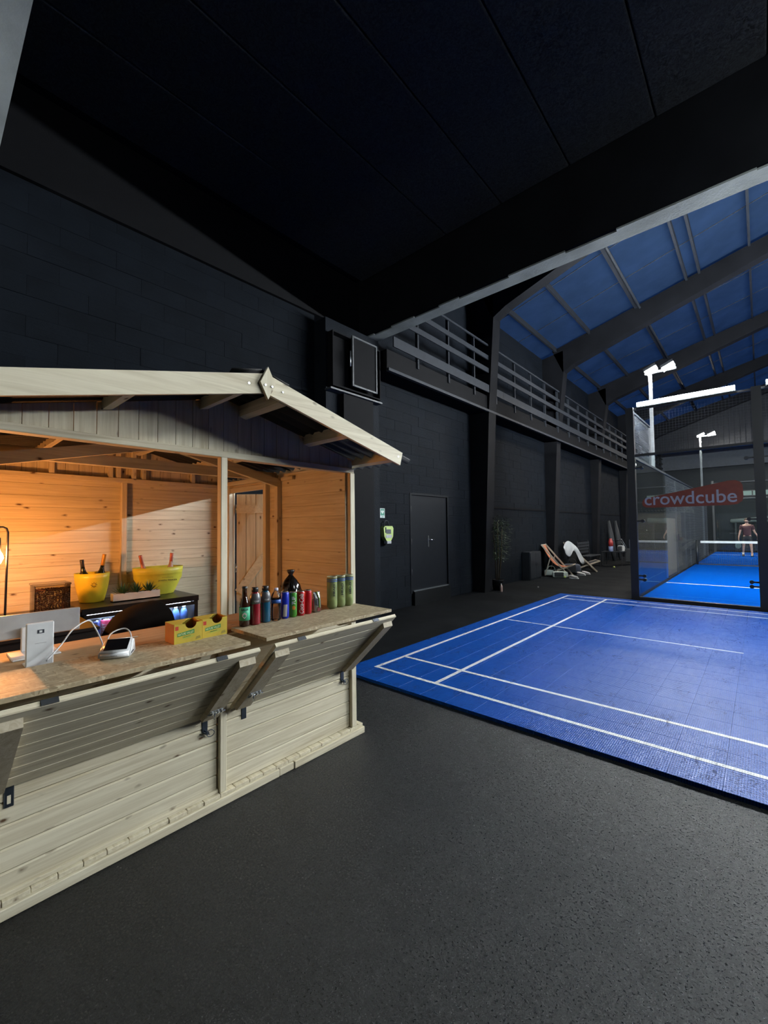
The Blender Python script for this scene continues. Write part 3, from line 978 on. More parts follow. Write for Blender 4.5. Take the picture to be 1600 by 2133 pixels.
def wavy(y0, y1, xa, xb, zf, amp, per, th=.004, along=None):
    """corrugated sheet, waves along x, ruled from y0 to y1"""
    n = int((xb - xa) / per * 8)
    mb = MB(); vs = []
    for i in range(n + 1):
        x = xa + (xb - xa) * i / n
        h = amp * math.sin(2 * PI * (x - xa) / per)
        for y in (y0, y1):
            vs += [(x, y, zf(y) + h + th), (x, y, zf(y) + h)]
    fs = []
    for i in range(n):
        a = i * 4; b = a + 4
        fs += [(a, b, b + 2, a + 2), (a + 1, a + 3, b + 3, b + 1), (a, a + 1, b + 1, b), (a + 2, b + 2, b + 3, a + 3)]
    fs += [(0, 2, 3, 1), (n * 4, n * 4 + 1, n * 4 + 3, n * 4 + 2)]
    return mb.add(vs, fs, 0, True)


zs = lambda y: 2.314 - .24 * abs(y - YC)
for sg in (1, -1):
    for k, (xa, xb) in enumerate(((-4.42, -3.12), (-3.15, -1.911))):
        B('roof_sheet', wavy(YC + sg * .0, YC + sg * 1.225, xa, xb, lambda y, k=k: zs(y) + .004 * k, .020, .095), M['bitumen'])
B('ridge_cap', wavy(YC - .17, YC, -4.42, -1.93, lambda y: 2.362 - .24 * abs(y - YC), .010, .095), M['bitumen'])
B('ridge_cap', wavy(YC, YC + .17, -4.42, -1.93, lambda y: 2.362 - .24 * abs(y - YC), .010, .095), M['bitumen'])

# inner service shelf behind the shutters
B('service_shelf', MB().cbox(-2.765, KX - .022, Y0 + .02, YS - .05, .925, .947), M['wood_warm'])

# fold-down shutters leaning out under the counter boards
TX, TZ, BX, BZ = -1.845, .938, -2.300, .502
dv = Vector((BX - TX, 0, BZ - TZ)); LN = dv.length; dv /= LN
nv = Vector((-dv.z, 0, dv.x)) * 1.0            # towards the wall side / up
nv = Vector((.692, 0, -.722))                  # outward and down


def sh_pt(t, y, o): return Vector((TX, y, TZ)) + dv * t + nv * o


def shbox(t0, t1, y0, y1, o0, o1):
    return MB().obox(sh_pt(t0, y0, o0), dv * (t1 - t0), Vector((0, y1 - y0, 0)), nv * (o1 - o0))


M['wood_dim'] = wood('weathered_cleat_wood', 'X', (.50, .44, .33), (.35, .28, .18))
for y0, y1 in ((.165, 1.150), (1.238, 2.178)):
    sh = B('shutter', shbox(.0, LN, y0, y1, -.020, -.016), wY)
    n = 7; h = LN / n
    for k in range(n):
        a, b = k * h + .0008, (k + 1) * h - .0008
        mb = MB()
        P = [(a, -.016), (b, -.016), (b, -.004), (b - .004, 0), (a + .004, 0), (a, -.004)]
        mb.prism([sh_pt(p, y0, q) for p, q in P], (0, y1 - y0, 0))
        B('shutter_plank', mb, wY, sh)
    for c, (ya, yb) in enumerate(((y0 + .012, y0 + .098), (y1 - .098, y1 - .012))):
        P = [(.045, 0), (LN - .02, 0), (LN - .035, .028), (.060, .028)]
        B('cleat', MB().prism([sh_pt(p, ya, q) for p, q in P], (0, yb - ya, 0)), M['wood_dim'], sh)
        if (y0 < 1 and c == 0) or (y0 > 1 and c == 1): continue
        # barrel bolt lying across the cleat
        t = LN - .20 if y0 > 1 else LN - .13
        bo = MB()
        ym = (ya + yb) / 2
        bo.obox(sh_pt(t - .017, ym - .035, .028), dv * .034, (0, .07, 0), nv * .0025)
        for q in (-.028, .004, .024): bo.obox(sh_pt(t - .011, ym + q, .0305), dv * .022, (0, .008, 0), nv * .012)
        bo.cyl(sh_pt(t, ym - .05, .037), sh_pt(t, ym + .045, .037), .005, n=8)
        bo.cyl(sh_pt(t, ym - .012, .037), sh_pt(t + .038, ym - .004, .052), .0045, n=8)
        tag(B('barrel_bolt', bo, M['zinc'], sh), 'bright zinc barrel bolt')
    for yv in (y0 + .14, y1 - .22):
        B('hinge', shbox(-.003, .004, yv, yv + .05, -.021, -.001), M['zinc'], sh)
B('trim_strip', MB().cbox(KX, KX + .014, 1.238, 2.16, .488, .5, .002), wY)


def hasp(y, z, open_=False, loc_tilt=0):
    m = MB()
    m.cbox(KX, KX + .005, y - .016, y + .016, z - .085, z + .015, .002)
    m.cyl((KX + .008, y - .018, z + .012), (KX + .008, y + .018, z + .012), .006, n=8)
    m.cbox(KX + .004, KX + .030, y - .014, y + .014, z + .012, z + .030, .002)
    if open_:
        pts = [(KX + .012 + .004 * math.cos(a), y + .028 + .020 * math.cos(a), z - .095 + .018 * math.sin(a)) for a in [i * PI / 6 for i in range(13)]]
        m.tube(pts, .0022, 6)
        m.cyl((KX + .004, y, z - .082), (KX + .026, y + .006, z - .085), .010, n=8)
        m.cyl((KX + .018, y - .02, z - .072), (KX + .02, y + .02, z - .096), .003, n=6)
    o = B('hasp', m, M['hasp'])
    tag(o, 'dark metal hasp plate with ring' if open_ else 'dark metal hasp plate')
    return o


hasp(1.095, .505, True)
hasp(1.330, .500)
hasp(2.115, .505, True)
hp = hasp(.285, .500)
B('hasp_slot', MB().box(KX + .0045, KX + .0056, .279, .291, .430, .463), wY)

# OSB counter boards
for y0, y1, lab in ((.205, 1.135, 'long flake board counter top under the card terminal and mango boxes'), (1.225, 2.212, 'flake board counter top carrying the row of drinks by the right post')):
    cb = MB().cbox(-2.275, -1.915, y0, y1, .955, .974, .0015)
    o = cb.build('counter_board', M['osb'], None, base=(-2.09, (y0 + y1) / 2, .955))
    tag(o, lab, 'counter board', 'flake board counter tops')
# packing battens carrying the boards on the shutter edges
for y0, y1 in ((.24, 1.10), (1.26, 2.15)):
    B('packing_batten', MB().cbox(-2.26, -2.22, y0, y1, .946, .9545, .001), wY)
    B('packing_batten', MB().cbox(-2.08, -2.05, y0 + .15, y0 + .30, .905, .9545, .001), wY)
    B('packing_batten', MB().cbox(-2.08, -2.05, y1 - .30, y1 - .15, .905, .9545, .001), wY)

# ================================================================== THINGS IN THE KIOSK
CZ = .9742      # top of the counter boards
M['bulb'] = emitter('warm_filament_bulb', (1.0, .36, .085), BULB)
M['darkfridge'] = plain('dark_fridge_shell', (.012, .011, .011), .32)
M['cream'] = plain('cream_label', (.62, .60, .50), .5)
M['ink'] = plain('dark_ink', (.015, .02, .03), .6)
M['leaf'] = plain('dark_succulent_leaf', (.020, .075, .030), .5)
M['soil'] = plain('dark_soil', (.02, .014, .01), .9, bump=.6)

# low dark cabinet behind the monitor, left of the fridge
cab = thing('side_cabinet', (-3.6, .5, .067), 'low dark cabinet in the back left corner under the nut tub and lamp', 'cabinet')
MB().cbox(-4.08, -3.06, .22, .775, .067, .93).build('body', M['darkfridge'], cab)
MB().cbox(-4.08, -3.04, .215, .78, .93, .95).build('top_board', M['darkfridge'], cab)
for k in range(2):
    d = MB().cbox(-3.058, -3.045, .23 + k * .27, .49 + k * .27, .09, .92, .002).build('door', M['darkfridge'], cab)
    MB().cyl((-3.035, .47 + k * .05, .55), (-3.035, .47 + k * .05, .65), .005).build('handle', M['steel'], d)

lp = thing('table_lamp', (-3.42, .326, .951), 'black rod table lamp with a glowing warm bulb at the left edge of the kiosk', 'lamp')
MB().lathe([(.001, 0), (.075, 0), (.075, .012), (.001, .014)], (-3.42, .326, .951), 20, cap=False).build('base', M['steel_black'], lp)
MB().tube([(-3.42, .383, .955), (-3.42, .389, 1.53), (-3.42, .382, 1.555), (-3.42, .367, 1.563), (-3.42, .289, 1.563), (-3.42, .274, 1.555), (-3.42, .269, 1.53), (-3.42, .269, .955)], .006, 8).build('frame', M['steel_black'], lp)
MB().cyl((-3.42, .340, 1.563), (-3.42, .340, 1.50), .002).cyl((-3.42, .340, 1.50), (-3.42, .340, 1.435), .017, .020, 16).build('socket', M['steel_black'], lp)
MB().lathe([(.012, 1.435), (.016, 1.42), (.029, 1.395), (.031, 1.375), (.022, 1.352), (.006, 1.326)], (-3.42, .340, 0), 16).build('bulb', M['bulb'], lp)

# glass fronted fridge
FX, FB, FY0, FY1, FT = -3.60, -4.09, .81, 1.645, .98
fg = thing('bar_fridge', (-3.85, 1.23, .067), 'black glass-fronted drinks fridge glowing inside against the back wall', 'fridge')
MB().cbox(FB, FX, FY0, FY1, .935, FT, .003).build('top', M['darkfridge'], fg)
MB().box(FB, FX - .02, FY0, FY0 + .035, .09, .935).box(FB, FX - .02, FY1 - .035, FY1, .09, .935).box(FB, FB + .03, FY0 + .035, FY1 - .035, .09, .935).box(FB, FX - .02, FY0 + .035, FY1 - .035, .09, .12).box(FB + .05, FX - .05, FY0 + .05, FY1 - .05, .067, .09).build('cabinet', M['darkfridge'], fg)
M['liner'] = plain('white_fridge_liner', (.55, .57, .60), .4)
MB().box(FB + .03, FB + .036, FY0 + .036, FY1 - .036, .12, .93).build('back_liner', M['liner'], fg)
for z in (.40, .70): MB().box(FB + .04, FX - .06, FY0 + .04, FY1 - .04, z, z + .006).build('shelf', M['liner'], fg)
M['fridgeled'] = emitter('cool_fridge_strip', (.62, .72, 1.0), 110.0)
MB().box(FX - .075, FX - .055, FY0 + .05, FY1 - .05, .918, .930).build('light_strip', M['fridgeled'], fg)
for k in range(2):
    y0 = FY0 + .012 + k * .408; y1 = y0 + .400
    f_ = MB().box(FX - .018, FX, y0, y1, .10, .125).box(FX - .018, FX, y0, y1, .905, .932).box(FX - .018, FX, y0, y0 + .022, .125, .905).box(FX - .018, FX, y1 - .022, y1, .125, .905)
    d = f_.build('door', M['darkfridge'], fg)
    MB().box(FX - .012, FX - .006, y0 + .022, y1 - .022, .125, .905).build('glass_pane', M['glass'], d)


def turned(name, c, prof, mat, parent, n=20, **kw):
    return MB().lathe(prof, c, n, **kw).build(name, mat, parent)


def can(name, x, y, z, r, h, body, label, cat='can', group=None, bands=(), top=None):
    t = thing(name, (x, y, z), label, cat, group)
    turned('body', (x, y, z), [(r * .80, 0), (r * .84, .004), (r, .012), (r, h - .014), (r * .86, h - .004)], body, t)
    turned('lid', (x, y, z), [(r * .88, h - .005), (r * .88, h), (r * .78, h - .001), (r * .76, h - .004)], top or M['zinc'], t)
    for z0, z1, m, nm in bands:
        turned(nm, (x, y, z), [(r + .0003, z0), (r + .0006, z0), (r + .0006, z1), (r + .0003, z1)], m, t, cap=False)
    return t


def mat_(name, col, rough=.3, metal=0, trans=0):
    if name not in M: M[name] = plain(name, col, rough, metal=metal, trans=trans)
    return M[name]


navy = mat_('navy_blue_can', (.015, .03, .16), .3, .3); crimson = mat_('crimson_can', (.42, .02, .03), .3, .3)
pinkc = mat_('pink_red_can', (.55, .05, .12), .3, .3); palebl = mat_('pale_blue_bottle', (.10, .22, .60), .2)
silver = mat_('silver_can', (.5, .52, .55), .3, .6)
# drinks standing in the fridge, one by one
G = 'drinks on the top shelf of the lit fridge'
row = [('navy', .900, .050, .150, navy, 'dark navy drink can, leftmost in the lit fridge'), ('c', .985, .032, .150, pinkc, 'pink and white drink can beside the navy can in the fridge'),
       ('c', 1.055, .032, .150, crimson, 'red and white drink can third from the left in the fridge')]
for k, (q, y, r, h, m, lab) in enumerate(row):
    t = can('drink_can', -3.70, y, .7065, r, h + .02, m, lab, 'can', G)
    if k: text_mesh('CHERRY' if k == 1 else 'COLA', .11, .035, M['white'], 'lettering', t, (0, 0, 0), (1, 0, 0), (0, 0, 1), wrap=((-3.70, y, .735), r + .001, rad(-5), True))
for k in range(4):
    can('drink_can', -3.70, 1.125 + k * .072, .7065, .031, .155, (silver, crimson, silver, navy)[k], ('silver drink can in the fridge above the dark jacket', 'red drink can between two silver ones in the fridge', 'silver drink can in the fridge right of the red one', 'blue drink can in the fridge beside the blue bottles')[k], 'can', G)
for k in range(3):
    y = 1.425 + k * .068
    t = thing('water_bottle', (-3.70, y, .7065), ('blue glowing water bottle in the right part of the fridge', 'second blue water bottle from the right in the fridge', 'blue water bottle nearest the right side of the fridge')[k], 'bottle', G)
    turned('body', (-3.70, y, .7065), [(.026, 0), (.031, .006), (.031, .05), (.028, .06), (.031, .07), (.031, .12), (.022, .155), (.012, .17)], palebl, t, 16)
    turned('cap', (-3.70, y, .7065), [(.014, .168), (.014, .185), (.001, .187)], M['white'], t, 12)

# tub of nuts
nx, ny = -3.62, .635
tb = thing('nut_tub', (nx, ny, .951), 'clear square plastic tub full of nuts left of the yellow bucket', 'tub')
M['clearplastic'] = mk_glass('clear_plastic', (.86, .84, .80), 1.35, .08)
q = MB()
for (xa, xb_, ya, yb) in ((-.085, .085, -.095, -.092), (-.085, .085, .092, .095), (-.085, -.082, -.095, .095), (.082, .085, -.095, .095)): q.box(nx + xa, nx + xb_, ny + ya, ny + yb, .951, 1.175)
q.box(nx - .085, nx + .085, ny - .095, ny + .095, .951, .954)
q.build('tub_wall', M['clearplastic'], tb)
MB().cbox(nx - .09, nx + .09, ny - .10, ny + .10, 1.172, 1.186, .003).build('lid', M['clearplastic'], tb)
M['nuts'] = plain('roasted_nuts', (.24, .10, .055), .45)
nm = MB(); random.seed(11)
MB_ = None
for gx in range(10):
    for gy in range(11):
        for gz in range(14):
            if not (gx in (0, 9) or gy in (0, 10) or gz == 13): continue
            cx = nx - .076 + gx * .0168 + random.uniform(-.003, .003); cy = ny - .084 + gy * .0168 + random.uniform(-.003, .003); cz = .963 + gz * .0135 + random.uniform(-.002, .002)
            r = .0078
            nm.add([(cx + r * random.uniform(.7, 1), cy, cz), (cx - r, cy, cz), (cx, cy + r, cz), (cx, cy - r * random.uniform(.7, 1), cz), (cx, cy, cz + r), (cx, cy, cz - r)],
                   [(0, 2, 4), (2, 1, 4), (1, 3, 4), (3, 0, 4), (2, 0, 5), (1, 2, 5), (3, 1, 5), (0, 3, 5)], 0, True)
tag(nm.build('nuts', M['nuts'], tb), kind='stuff')


def bucket(x, y, rb, rt, h, sx, mat, label, cat, th=.004):
    t = thing('ice_bucket', (x, y, FT + .001), label, cat, 'yellow ice buckets on the fridge')
    pr = [(.001, 0), (rb, 0), (rb * 1.02, .004)]
    for i in range(1, 7):
        f = i / 6
        pr.append((rb + (rt - rb) * (1 - (1 - f) ** 1.7), .004 + (h - .004) * f))
    pr += [(rt - th, h), (rt - th - .006, h * .6), (rb - th, .01), (.001, .01)]
    turned('bucket_shell', (x, y, FT + .001), pr, mat, t, 36, sx=sx, cap=False)
    return t


b1 = bucket(-3.95, .955, .080, .118, .225, 1, M['yellow'], 'tall round yellow ice bucket with a flower mark, left of the succulents', 'bucket')
# flower mark on it, eight petals
fm = MB()
dirc = Vector((3.95, -.955, 0)).normalized(); sd = Vector((-dirc.y, dirc.x, 0))
base = Vector((-3.95, .955, FT)) + dirc * .1095 + Vector((0, 0, .14)) + sd * .012
for k in range(8):
    a = k * PI / 4; u = sd * math.cos(a) + Vector((0, 0, 1)) * math.sin(a) - dirc * 0
    w = sd * -math.sin(a) + Vector((0, 0, 1)) * math.cos(a)
    p = base + u * .006
    fm.prism([p, p + u * .008 + w * .0035, p + u * .017, p + u * .008 - w * .0035], dirc * .0035)
fm.build('flower_mark', mat_('olive_print', (.20, .14, .01), .5), b1)
b2 = bucket(-3.96, 1.45, .125, .205, .235, .62, M['yellow2'], 'wide oval yellow ice bucket with printed lettering, right of the succulents', 'bucket')
dirc = Vector((1, -.28, 0)).normalized(); sd = Vector((.28, 1, 0)).normalized()
text_mesh('JOSEPH PERRIER', .145, .016, M['ink'], 'lettering', b2, Vector((-3.828, 1.40, FT + .118)), sd, Vector((.12, -.03, .99)).normalized(), bold=.02)
text_mesh('CHAMPAGNE', .085, .006, M['ink'], 'small_lettering', b2, Vector((-3.826, 1.43, FT + .148)), sd, (0.12, -.03, .99))
# bottles leaning in the buckets
M['darkglass'] = plain('dark_green_glass', (.006, .010, .006), .12)
M['foil_gold'] = plain('gold_foil', (.50, .24, .03), .35, metal=.3)
M['foil_pink'] = plain('pink_foil', (.55, .16, .12), .3, metal=.4)
M['foil_black'] = plain('black_foil', (.012, .012, .014), .35)


def wine(x, y, z, lean, glass, foil, label, L=.30):
    t = thing('wine_bottle', (x, y, z), label, 'bottle', 'bottles chilling in the yellow buckets')
    a = Vector((x, y, z)); d = Vector(lean).normalized()
    at = lambda s: a + d * s
    MB().tube([at(0), at(.001), at(.16), at(.185), at(.205), at(.225), at(.245)], [.030, .036, .036, .031, .020, .0155, .014], 16).build('glass', glass, t)
    MB().tube([at(.222), at(.2225), at(L - .03), at(L - .012), at(L)], [.0138, .0142, .0132, .0142, .0138], 14).build('foil', foil, t)


wine(-3.93, .915, 1.015, (.0, -.12, 1), M['darkglass'], M['foil_black'], 'dark bottle with black neck leaning left in the round yellow bucket')
wine(-3.97, .995, 1.015, (0, .14, 1), M['darkglass'], M['foil_gold'], 'bottle with gold foil neck leaning right in the round yellow bucket', .335)
wine(-3.96, 1.37, 1.01, (0, -.22, 1), mat_('rose_glass', (.40, .16, .12), .1), M['foil_pink'], 'pink foil bottle leaning left in the oval yellow bucket', .32)
wine(-3.96, 1.535, 1.012, (0, .08, 1), mat_('clear_rose', (.45, .30, .26), .1), M['foil_pink'], 'pink necked clear bottle at the right end of the oval bucket', .32)

# succulents in a long white trough
tr = thing('planter_trough', (-3.78, 1.20, FT + .001), 'long low white trough planter between the two yellow buckets', 'planter')
x0, x1, y0, y1 = -3.815, -3.745, 1.045, 1.385
z0 = FT + .001
q = MB().box(x0, x1, y0, y1, z0, z0 + .008).box(x0, x0 + .006, y0, y1, z0, z0 + .062).box(x1 - .006, x1, y0, y1, z0, z0 + .062).box(x0 + .006, x1 - .006, y0, y0 + .006, z0, z0 + .062).box(x0 + .006, x1 - .006, y1 - .006, y1, z0, z0 + .062)
q.build('trough', M['offwhite'], tr)
MB().box(x0 + .007, x1 - .007, y0 + .007, y1 - .007, z0 + .01, z0 + .052).build('soil', M['soil'], tr)
for k, (yy, lab) in enumerate(((1.12, 'left succulent with spiky dark green leaves in the white trough'), (1.215, 'middle succulent with spiky dark green leaves in the white trough'), (1.31, 'right succulent with spiky dark green leaves in the white trough'))):
    random.seed(20 + k)
    t = thing('succulent', (-3.78, yy, z0 + .053), lab, 'plant', 'succulents in the white trough')
    for i in range(26):
        a = i * 2.4; e = .25 + 1.15 * (i / 26)
        L_ = .075 + .02 * random.random(); w = .0055
        d = Vector((math.cos(a) * math.cos(e), math.sin(a) * math.cos(e), math.sin(e))); s_ = Vector((-math.sin(a), math.cos(a), 0))
        o = Vector((-3.78, yy, z0 + .053)); u = d.cross(s_).normalized()
        m = MB().add([o + s_ * w, o - s_ * w, o + d * L_ * .55 + s_ * w * 1.1, o + d * L_ * .55 - s_ * w * 1.1, o + d * L_ * .5 - u * .004, o + d * L_ + Vector((0, 0, .01))],
                     [(0, 1, 3, 2), (2, 3, 5), (0, 2, 4), (1, 4, 3), (0, 4, 1), (2, 5, 4), (3, 4, 5)])
        m.build('leaf', M['leaf'], t)

# monitor seen from behind on a white stand
mo = thing('monitor', (-2.58, .40, .948), 'large pale grey computer monitor seen from behind at the left of the counter', 'monitor')
M['greyback'] = plain('pale_grey_shell', (.30, .31, .32), .4)
MB().cbox(-2.715, -2.695, .215, .60, 1.018, 1.133, .004).build('back_shell', M['greyback'], mo)
MB().box(-2.7165, -2.7155, .225, .59, 1.025, 1.127).build('screen', M['ink'], mo)
MB().cbox(-2.69, -2.665, .36, .44, .955, 1.07, .003).build('stand_arm', M['white'], mo)
MB().cbox(-2.70, -2.52, .31, .49, .948, .956, .003).build('stand_foot', M['white'], mo)

# display stand of the card reader
ds = thing('payment_stand', (-2.40, .385, .975), 'tall white payment display stand with a dark square logo, leftmost on the counter', 'stand')
MB().cbox(-2.385, -2.368, .335, .432, .950, 1.135, .004).build('panel', M['white'], ds)
MB().cbox(-2.45, -2.368, .335, .432, .9475, .955, .003).build('foot', M['white'], ds)
lg = MB().box(-2.3678, -2.367, .373, .397, 1.088, 1.104).build('logo_square', M['ink'], ds)
MB().box(-2.367, -2.3665, .380, .390, 1.0915, 1.1005).build('logo_mark', M['white'], ds)
MB().box(-2.367, -2.3667, .365, .405, 1.045, 1.047).build('print_line', mat_('grey_print', (.3, .3, .3)), ds)
ds['category'] = 'stand'

# card terminal
ct = thing('card_terminal', (-2.18, .625, CZ), 'small white card terminal with tilted black screen on the counter', 'card terminal')
ang = rad(-28)
ca, sa = math.cos(ang), math.sin(ang)


def tp(u, v, z): return Vector((-2.17 + u * ca - v * sa, .625 + u * sa + v * ca, CZ + z))


# u points to the customer, v to the right
m = MB()
P = [tp(.062, -.062, 0), tp(.062, .062, 0), tp(-.062, .062, 0), tp(-.062, -.062, 0), tp(.062, -.062, .028), tp(.062, .062, .028), tp(-.045, .058, .072), tp(-.045, -.058, .072)]
bm = bmesh.new(); vs = [bm.verts.new(p) for p in P]
for f in ((3, 2, 1, 0), (4, 5, 6, 7), (0, 1, 5, 4), (1, 2, 6, 5), (2, 3, 7, 6), (3, 0, 4, 7)): bm.faces.new([vs[i] for i in f])
bmesh.ops.bevel(bm, geom=list(bm.edges), offset=.008, segments=3, affect='EDGES'); bm.verts.index_update()
m.add([v.co[:] for v in bm.verts], [[v.index for v in f.verts] for f in bm.faces], 0, True); bm.free()
m.build('body', M['white'], ct)
e1 = (tp(-.045, 0, .072) - tp(.062, 0, .028)).normalized(); e2 = (tp(0, 1, 0) - tp(0, 0, 0)).normalized(); en_ = e2.cross(e1).normalized()
if en_.z < 0: en_ = -en_
o = tp(.062, -.045, .028) + e1 * .020 + en_ * .0005
M['screen'] = plain('black_screen_glass', (.006, .006, .007), .08)
MB().obox(o, e2 * .090, e1 * .080, en_ * .0012).build('screen', M['screen'], ct)
text_mesh('SumUp', .024, .006, M['ink'], 'lettering', ct, tp(.0632, -.012, .012), e2, (0, 0, 1))
MB().obox(tp(.05, .0625, .018), (tp(.0, 1, 0) - tp(0, 0, 0)) * .002, Vector((0, 0, .004)), (tp(-1, 0, 0) - tp(0, 0, 0)) * .05).build('card_slot', M['ink'], ct)


def smooth(pts, k=6):
    P = [Vector(p) for p in pts]; out = []
    for i in range(len(P) - 1):
        p0, p1, p2, p3 = P[max(i - 1, 0)], P[i], P[i + 1], P[min(i + 2, len(P) - 1)]
        for j in range(k):
            t = j / k
            out.append(.5 * ((2 * p1) + (p2 - p0) * t + (2 * p0 - 5 * p1 + 4 * p2 - p3) * t * t + (3 * p1 - p0 - 3 * p2 + p3) * t ** 3))
    return out + [P[-1]]


cbl = MB().tube(smooth([(-2.30, .395, .979), (-2.33, .45, 1.03), (-2.36, .50, 1.085), (-2.40, .565, 1.108), (-2.40, .59, 1.08), (-2.36, .615, 1.0), (-2.32, .60, .978), (-2.32, .615, .985), (-2.34, .645, 1.04), (-2.34, .70, 1.055), (-2.30, .715, 1.04), (-2.235, .70, 1.012), (-2.228, .695, 1.005)]), .0032, 8)
tag(cbl.build('charging_cable', M['white']), 'white charging cable looping from the display stand to the card terminal', 'cable')

# two open cartons
M['cartonY'] = plain('yellow_carton', (.46, .34, .03), .5)
M['cartonO'] = plain('orange_carton_side', (.50, .17, .02), .5)
M['cartonIn'] = plain('brown_carton_inside', (.16, .09, .05), .8)
M['greenp'] = plain('green_print', (.03, .20, .04), .5)
M['redp'] = plain('red_print', (.45, .04, .02), .5)


def carton(y0, y1, x0, x1, label):
    t = thing('fruit_bar_carton', ((x0 + x1) / 2, (y0 + y1) / 2, CZ), label, 'carton', 'yellow cartons side by side on the counter')
    h = .094
    th = .003
    ym = (y0 + y1) / 2
    # front with a cut out notch
    P = [(x1, y0, CZ), (x1, y1, CZ), (x1, y1, CZ + h)]
    for i in range(9):
        a = PI * i / 8
        P.append((x1, ym + .012 + .028 * math.cos(a), CZ + h - .002 - .026 * math.sin(a)))
    P.append((x1, y0, CZ + h))
    MB().prism(P, (-th, 0, 0)).build('front_panel', M['cartonY'], t)
    MB().box(x0, x0 + th, y0, y1, CZ, CZ + h).build('back_panel', M['cartonY'], t)
    MB().box(x0 + th, x1 - th, y0, y0 + th, CZ, CZ + h).build('side_panel', M['cartonO'], t)
    MB().box(x0 + th, x1 - th, y1 - th, y1, CZ, CZ + h).build('side_panel', M['cartonO'], t)
    MB().box(x0 + th, x1 - th, y0 + th, y1 - th, CZ, CZ + .004).build('bottom', M['cartonIn'], t)
    # torn top: a lid that covers the left part, ragged towards the opening
    P = [(x0, y0, CZ + h), (x1 - .001, y0, CZ + h), (x1 - .001, y0 + .040, CZ + h), (x1 - .03, y0 + .05, CZ + h), (x1 - .045, y0 + .068, CZ + h), (x0 + .035, y0 + .085, CZ + h), (x0 + .012, y1 - .03, CZ + h), (x0, y1 - .02, CZ + h)]
    MB().prism(P, (0, 0, .002)).build('torn_lid', M['cartonY'], t)
    P = [(x0, y1, CZ + h), (x1, y1, CZ + h), (x1 - .01, y1 - .018, CZ + h + .004), (x0 + .05, y1 - .014, CZ + h + .006)]
    MB().prism(P, (0, 0, .001)).build('lid_edge', M['cartonY'], t)
    MB().prism([(x1, y0 + .014, CZ + .034), (x1, y0 + .098, CZ + .040), (x1, y0 + .098, CZ + .060), (x1, y0 + .014, CZ + .050)], (.0003, 0, 0)).build('print_band', M['greenp'], t)
    text_mesh('NATURE VALLEY', .078, .011, mat_('pale_lime_print', (.50, .56, .30), .5), 'lettering', t, (x1 + .0006, y0 + .017, CZ + .0375), Vector((0, 1, .07)).normalized(), (0, 0, 1), bold=.02)
    text_mesh('CRUNCHY', .040, .007, M['greenp'], 'small_lettering', t, (x1 + .0007, y0 + .040, CZ + .0245), Vector((0, 1, .07)).normalized(), (0, 0, 1), bold=.02)
    MB().prism([(x1, y0 + .04, CZ + .018), (x1, y0 + .088, CZ + .020), (x1, y0 + .10, CZ + .028), (x1, y0 + .088, CZ + .034), (x1, y0 + .04, CZ + .028)], (.0002, 0, 0)).build('print_badge', mat_('lime_print', (.38, .36, .04), .5), t)
    MB().box(x1, x1 + .0004, y0 + .004, y0 + .020, CZ + .066, CZ + .085).build('print_patch', M['redp'], t)
    MB().prism([(x1, y1 - .035, CZ + .006), (x1, y1 - .008, CZ + .010), (x1, y1 - .012, CZ + .024), (x1, y1 - .03, CZ + .020)], (.0004, 0, 0)).build('print_fruit', mat_('olive_print2', (.25, .20, .03), .5), t)
    for k in range(5):
        yy = y0 + .018 + k * .022
        MB().cbox(x0 + .01, x1 - .02, yy, yy + .018, CZ + .006, CZ + .055, .003).build('wrapper', mat_('brown_wrapper', (.10, .05, .02), .4), t)
    return t


carton(.862, 1.000, -2.262, -2.150, 'left yellow fruit snack carton with torn open lid next to the card terminal')
carton(1.006, 1.140, -2.268, -2.160, 'right yellow fruit snack carton with torn open lid, beside the middle post')
lbl = MB().cbox(-2.60, -2.585, .80, .845, .9475, .951, .001)
tag(lbl.build('paper_tag', M['cream']), 'small pale paper tag lying on the inner shelf', 'tag')

# ---------------- drinks along the right counter board
GD = 'drinks lined up on the right counter board'
M['brownglass'] = plain('brown_glass', (.030, .010, .005), .08)
M['greenlabel'] = plain('mint_green_label', (.06, .42, .24), .5)
x, y = -2.245, 1.292
t = thing('beer_bottle', (x, y, CZ), 'brown glass beer bottle with mint green label, left end of the drinks row', 'bottle', GD)
turned('glass', (x, y, CZ), [(.020, 0), (.0285, .004), (.0295, .012), (.0295, .115), (.027, .135), (.0165, .165), (.0135, .185), (.0128, .217), (.0148, .219), (.0148, .225), (.012, .226)], M['brownglass'], t, 24)
turned('crown_cap', (x, y, CZ), [(.0155, .218), (.0152, .226), (.012, .229), (.001, .2295)], M['steel_black'], t, 16, cap=False)
turned('label', (x, y, CZ), [(.0298, .036), (.0302, .036), (.0302, .112), (.0298, .112)], M['greenlabel'], t, 24, cap=False)
a0 = math.atan2(-y, -x) - .0
text_mesh('GALLIA', .044, .014, M['ink'], 'lettering', t, (0, 0, 0), (1, 0, 0), (0, 0, 1), bold=.03, wrap=((x, y, CZ + .092), .0305, a0 - .70, False))
eb = MB()
for k in range(1):
    eb.prism([(x + .0307 * math.cos(a0 + q * .016 / .0305), y + .0307 * math.sin(a0 + q * .016 / .0305), CZ + .066 + w * .018) for q, w in ((0, -1), (.8, -.3), (.8, .4), (0, 1), (-.8, .4), (-.8, -.3))], Vector((math.cos(a0), math.sin(a0), 0)) * .0006)
eb.build('emblem', M['white'], t)


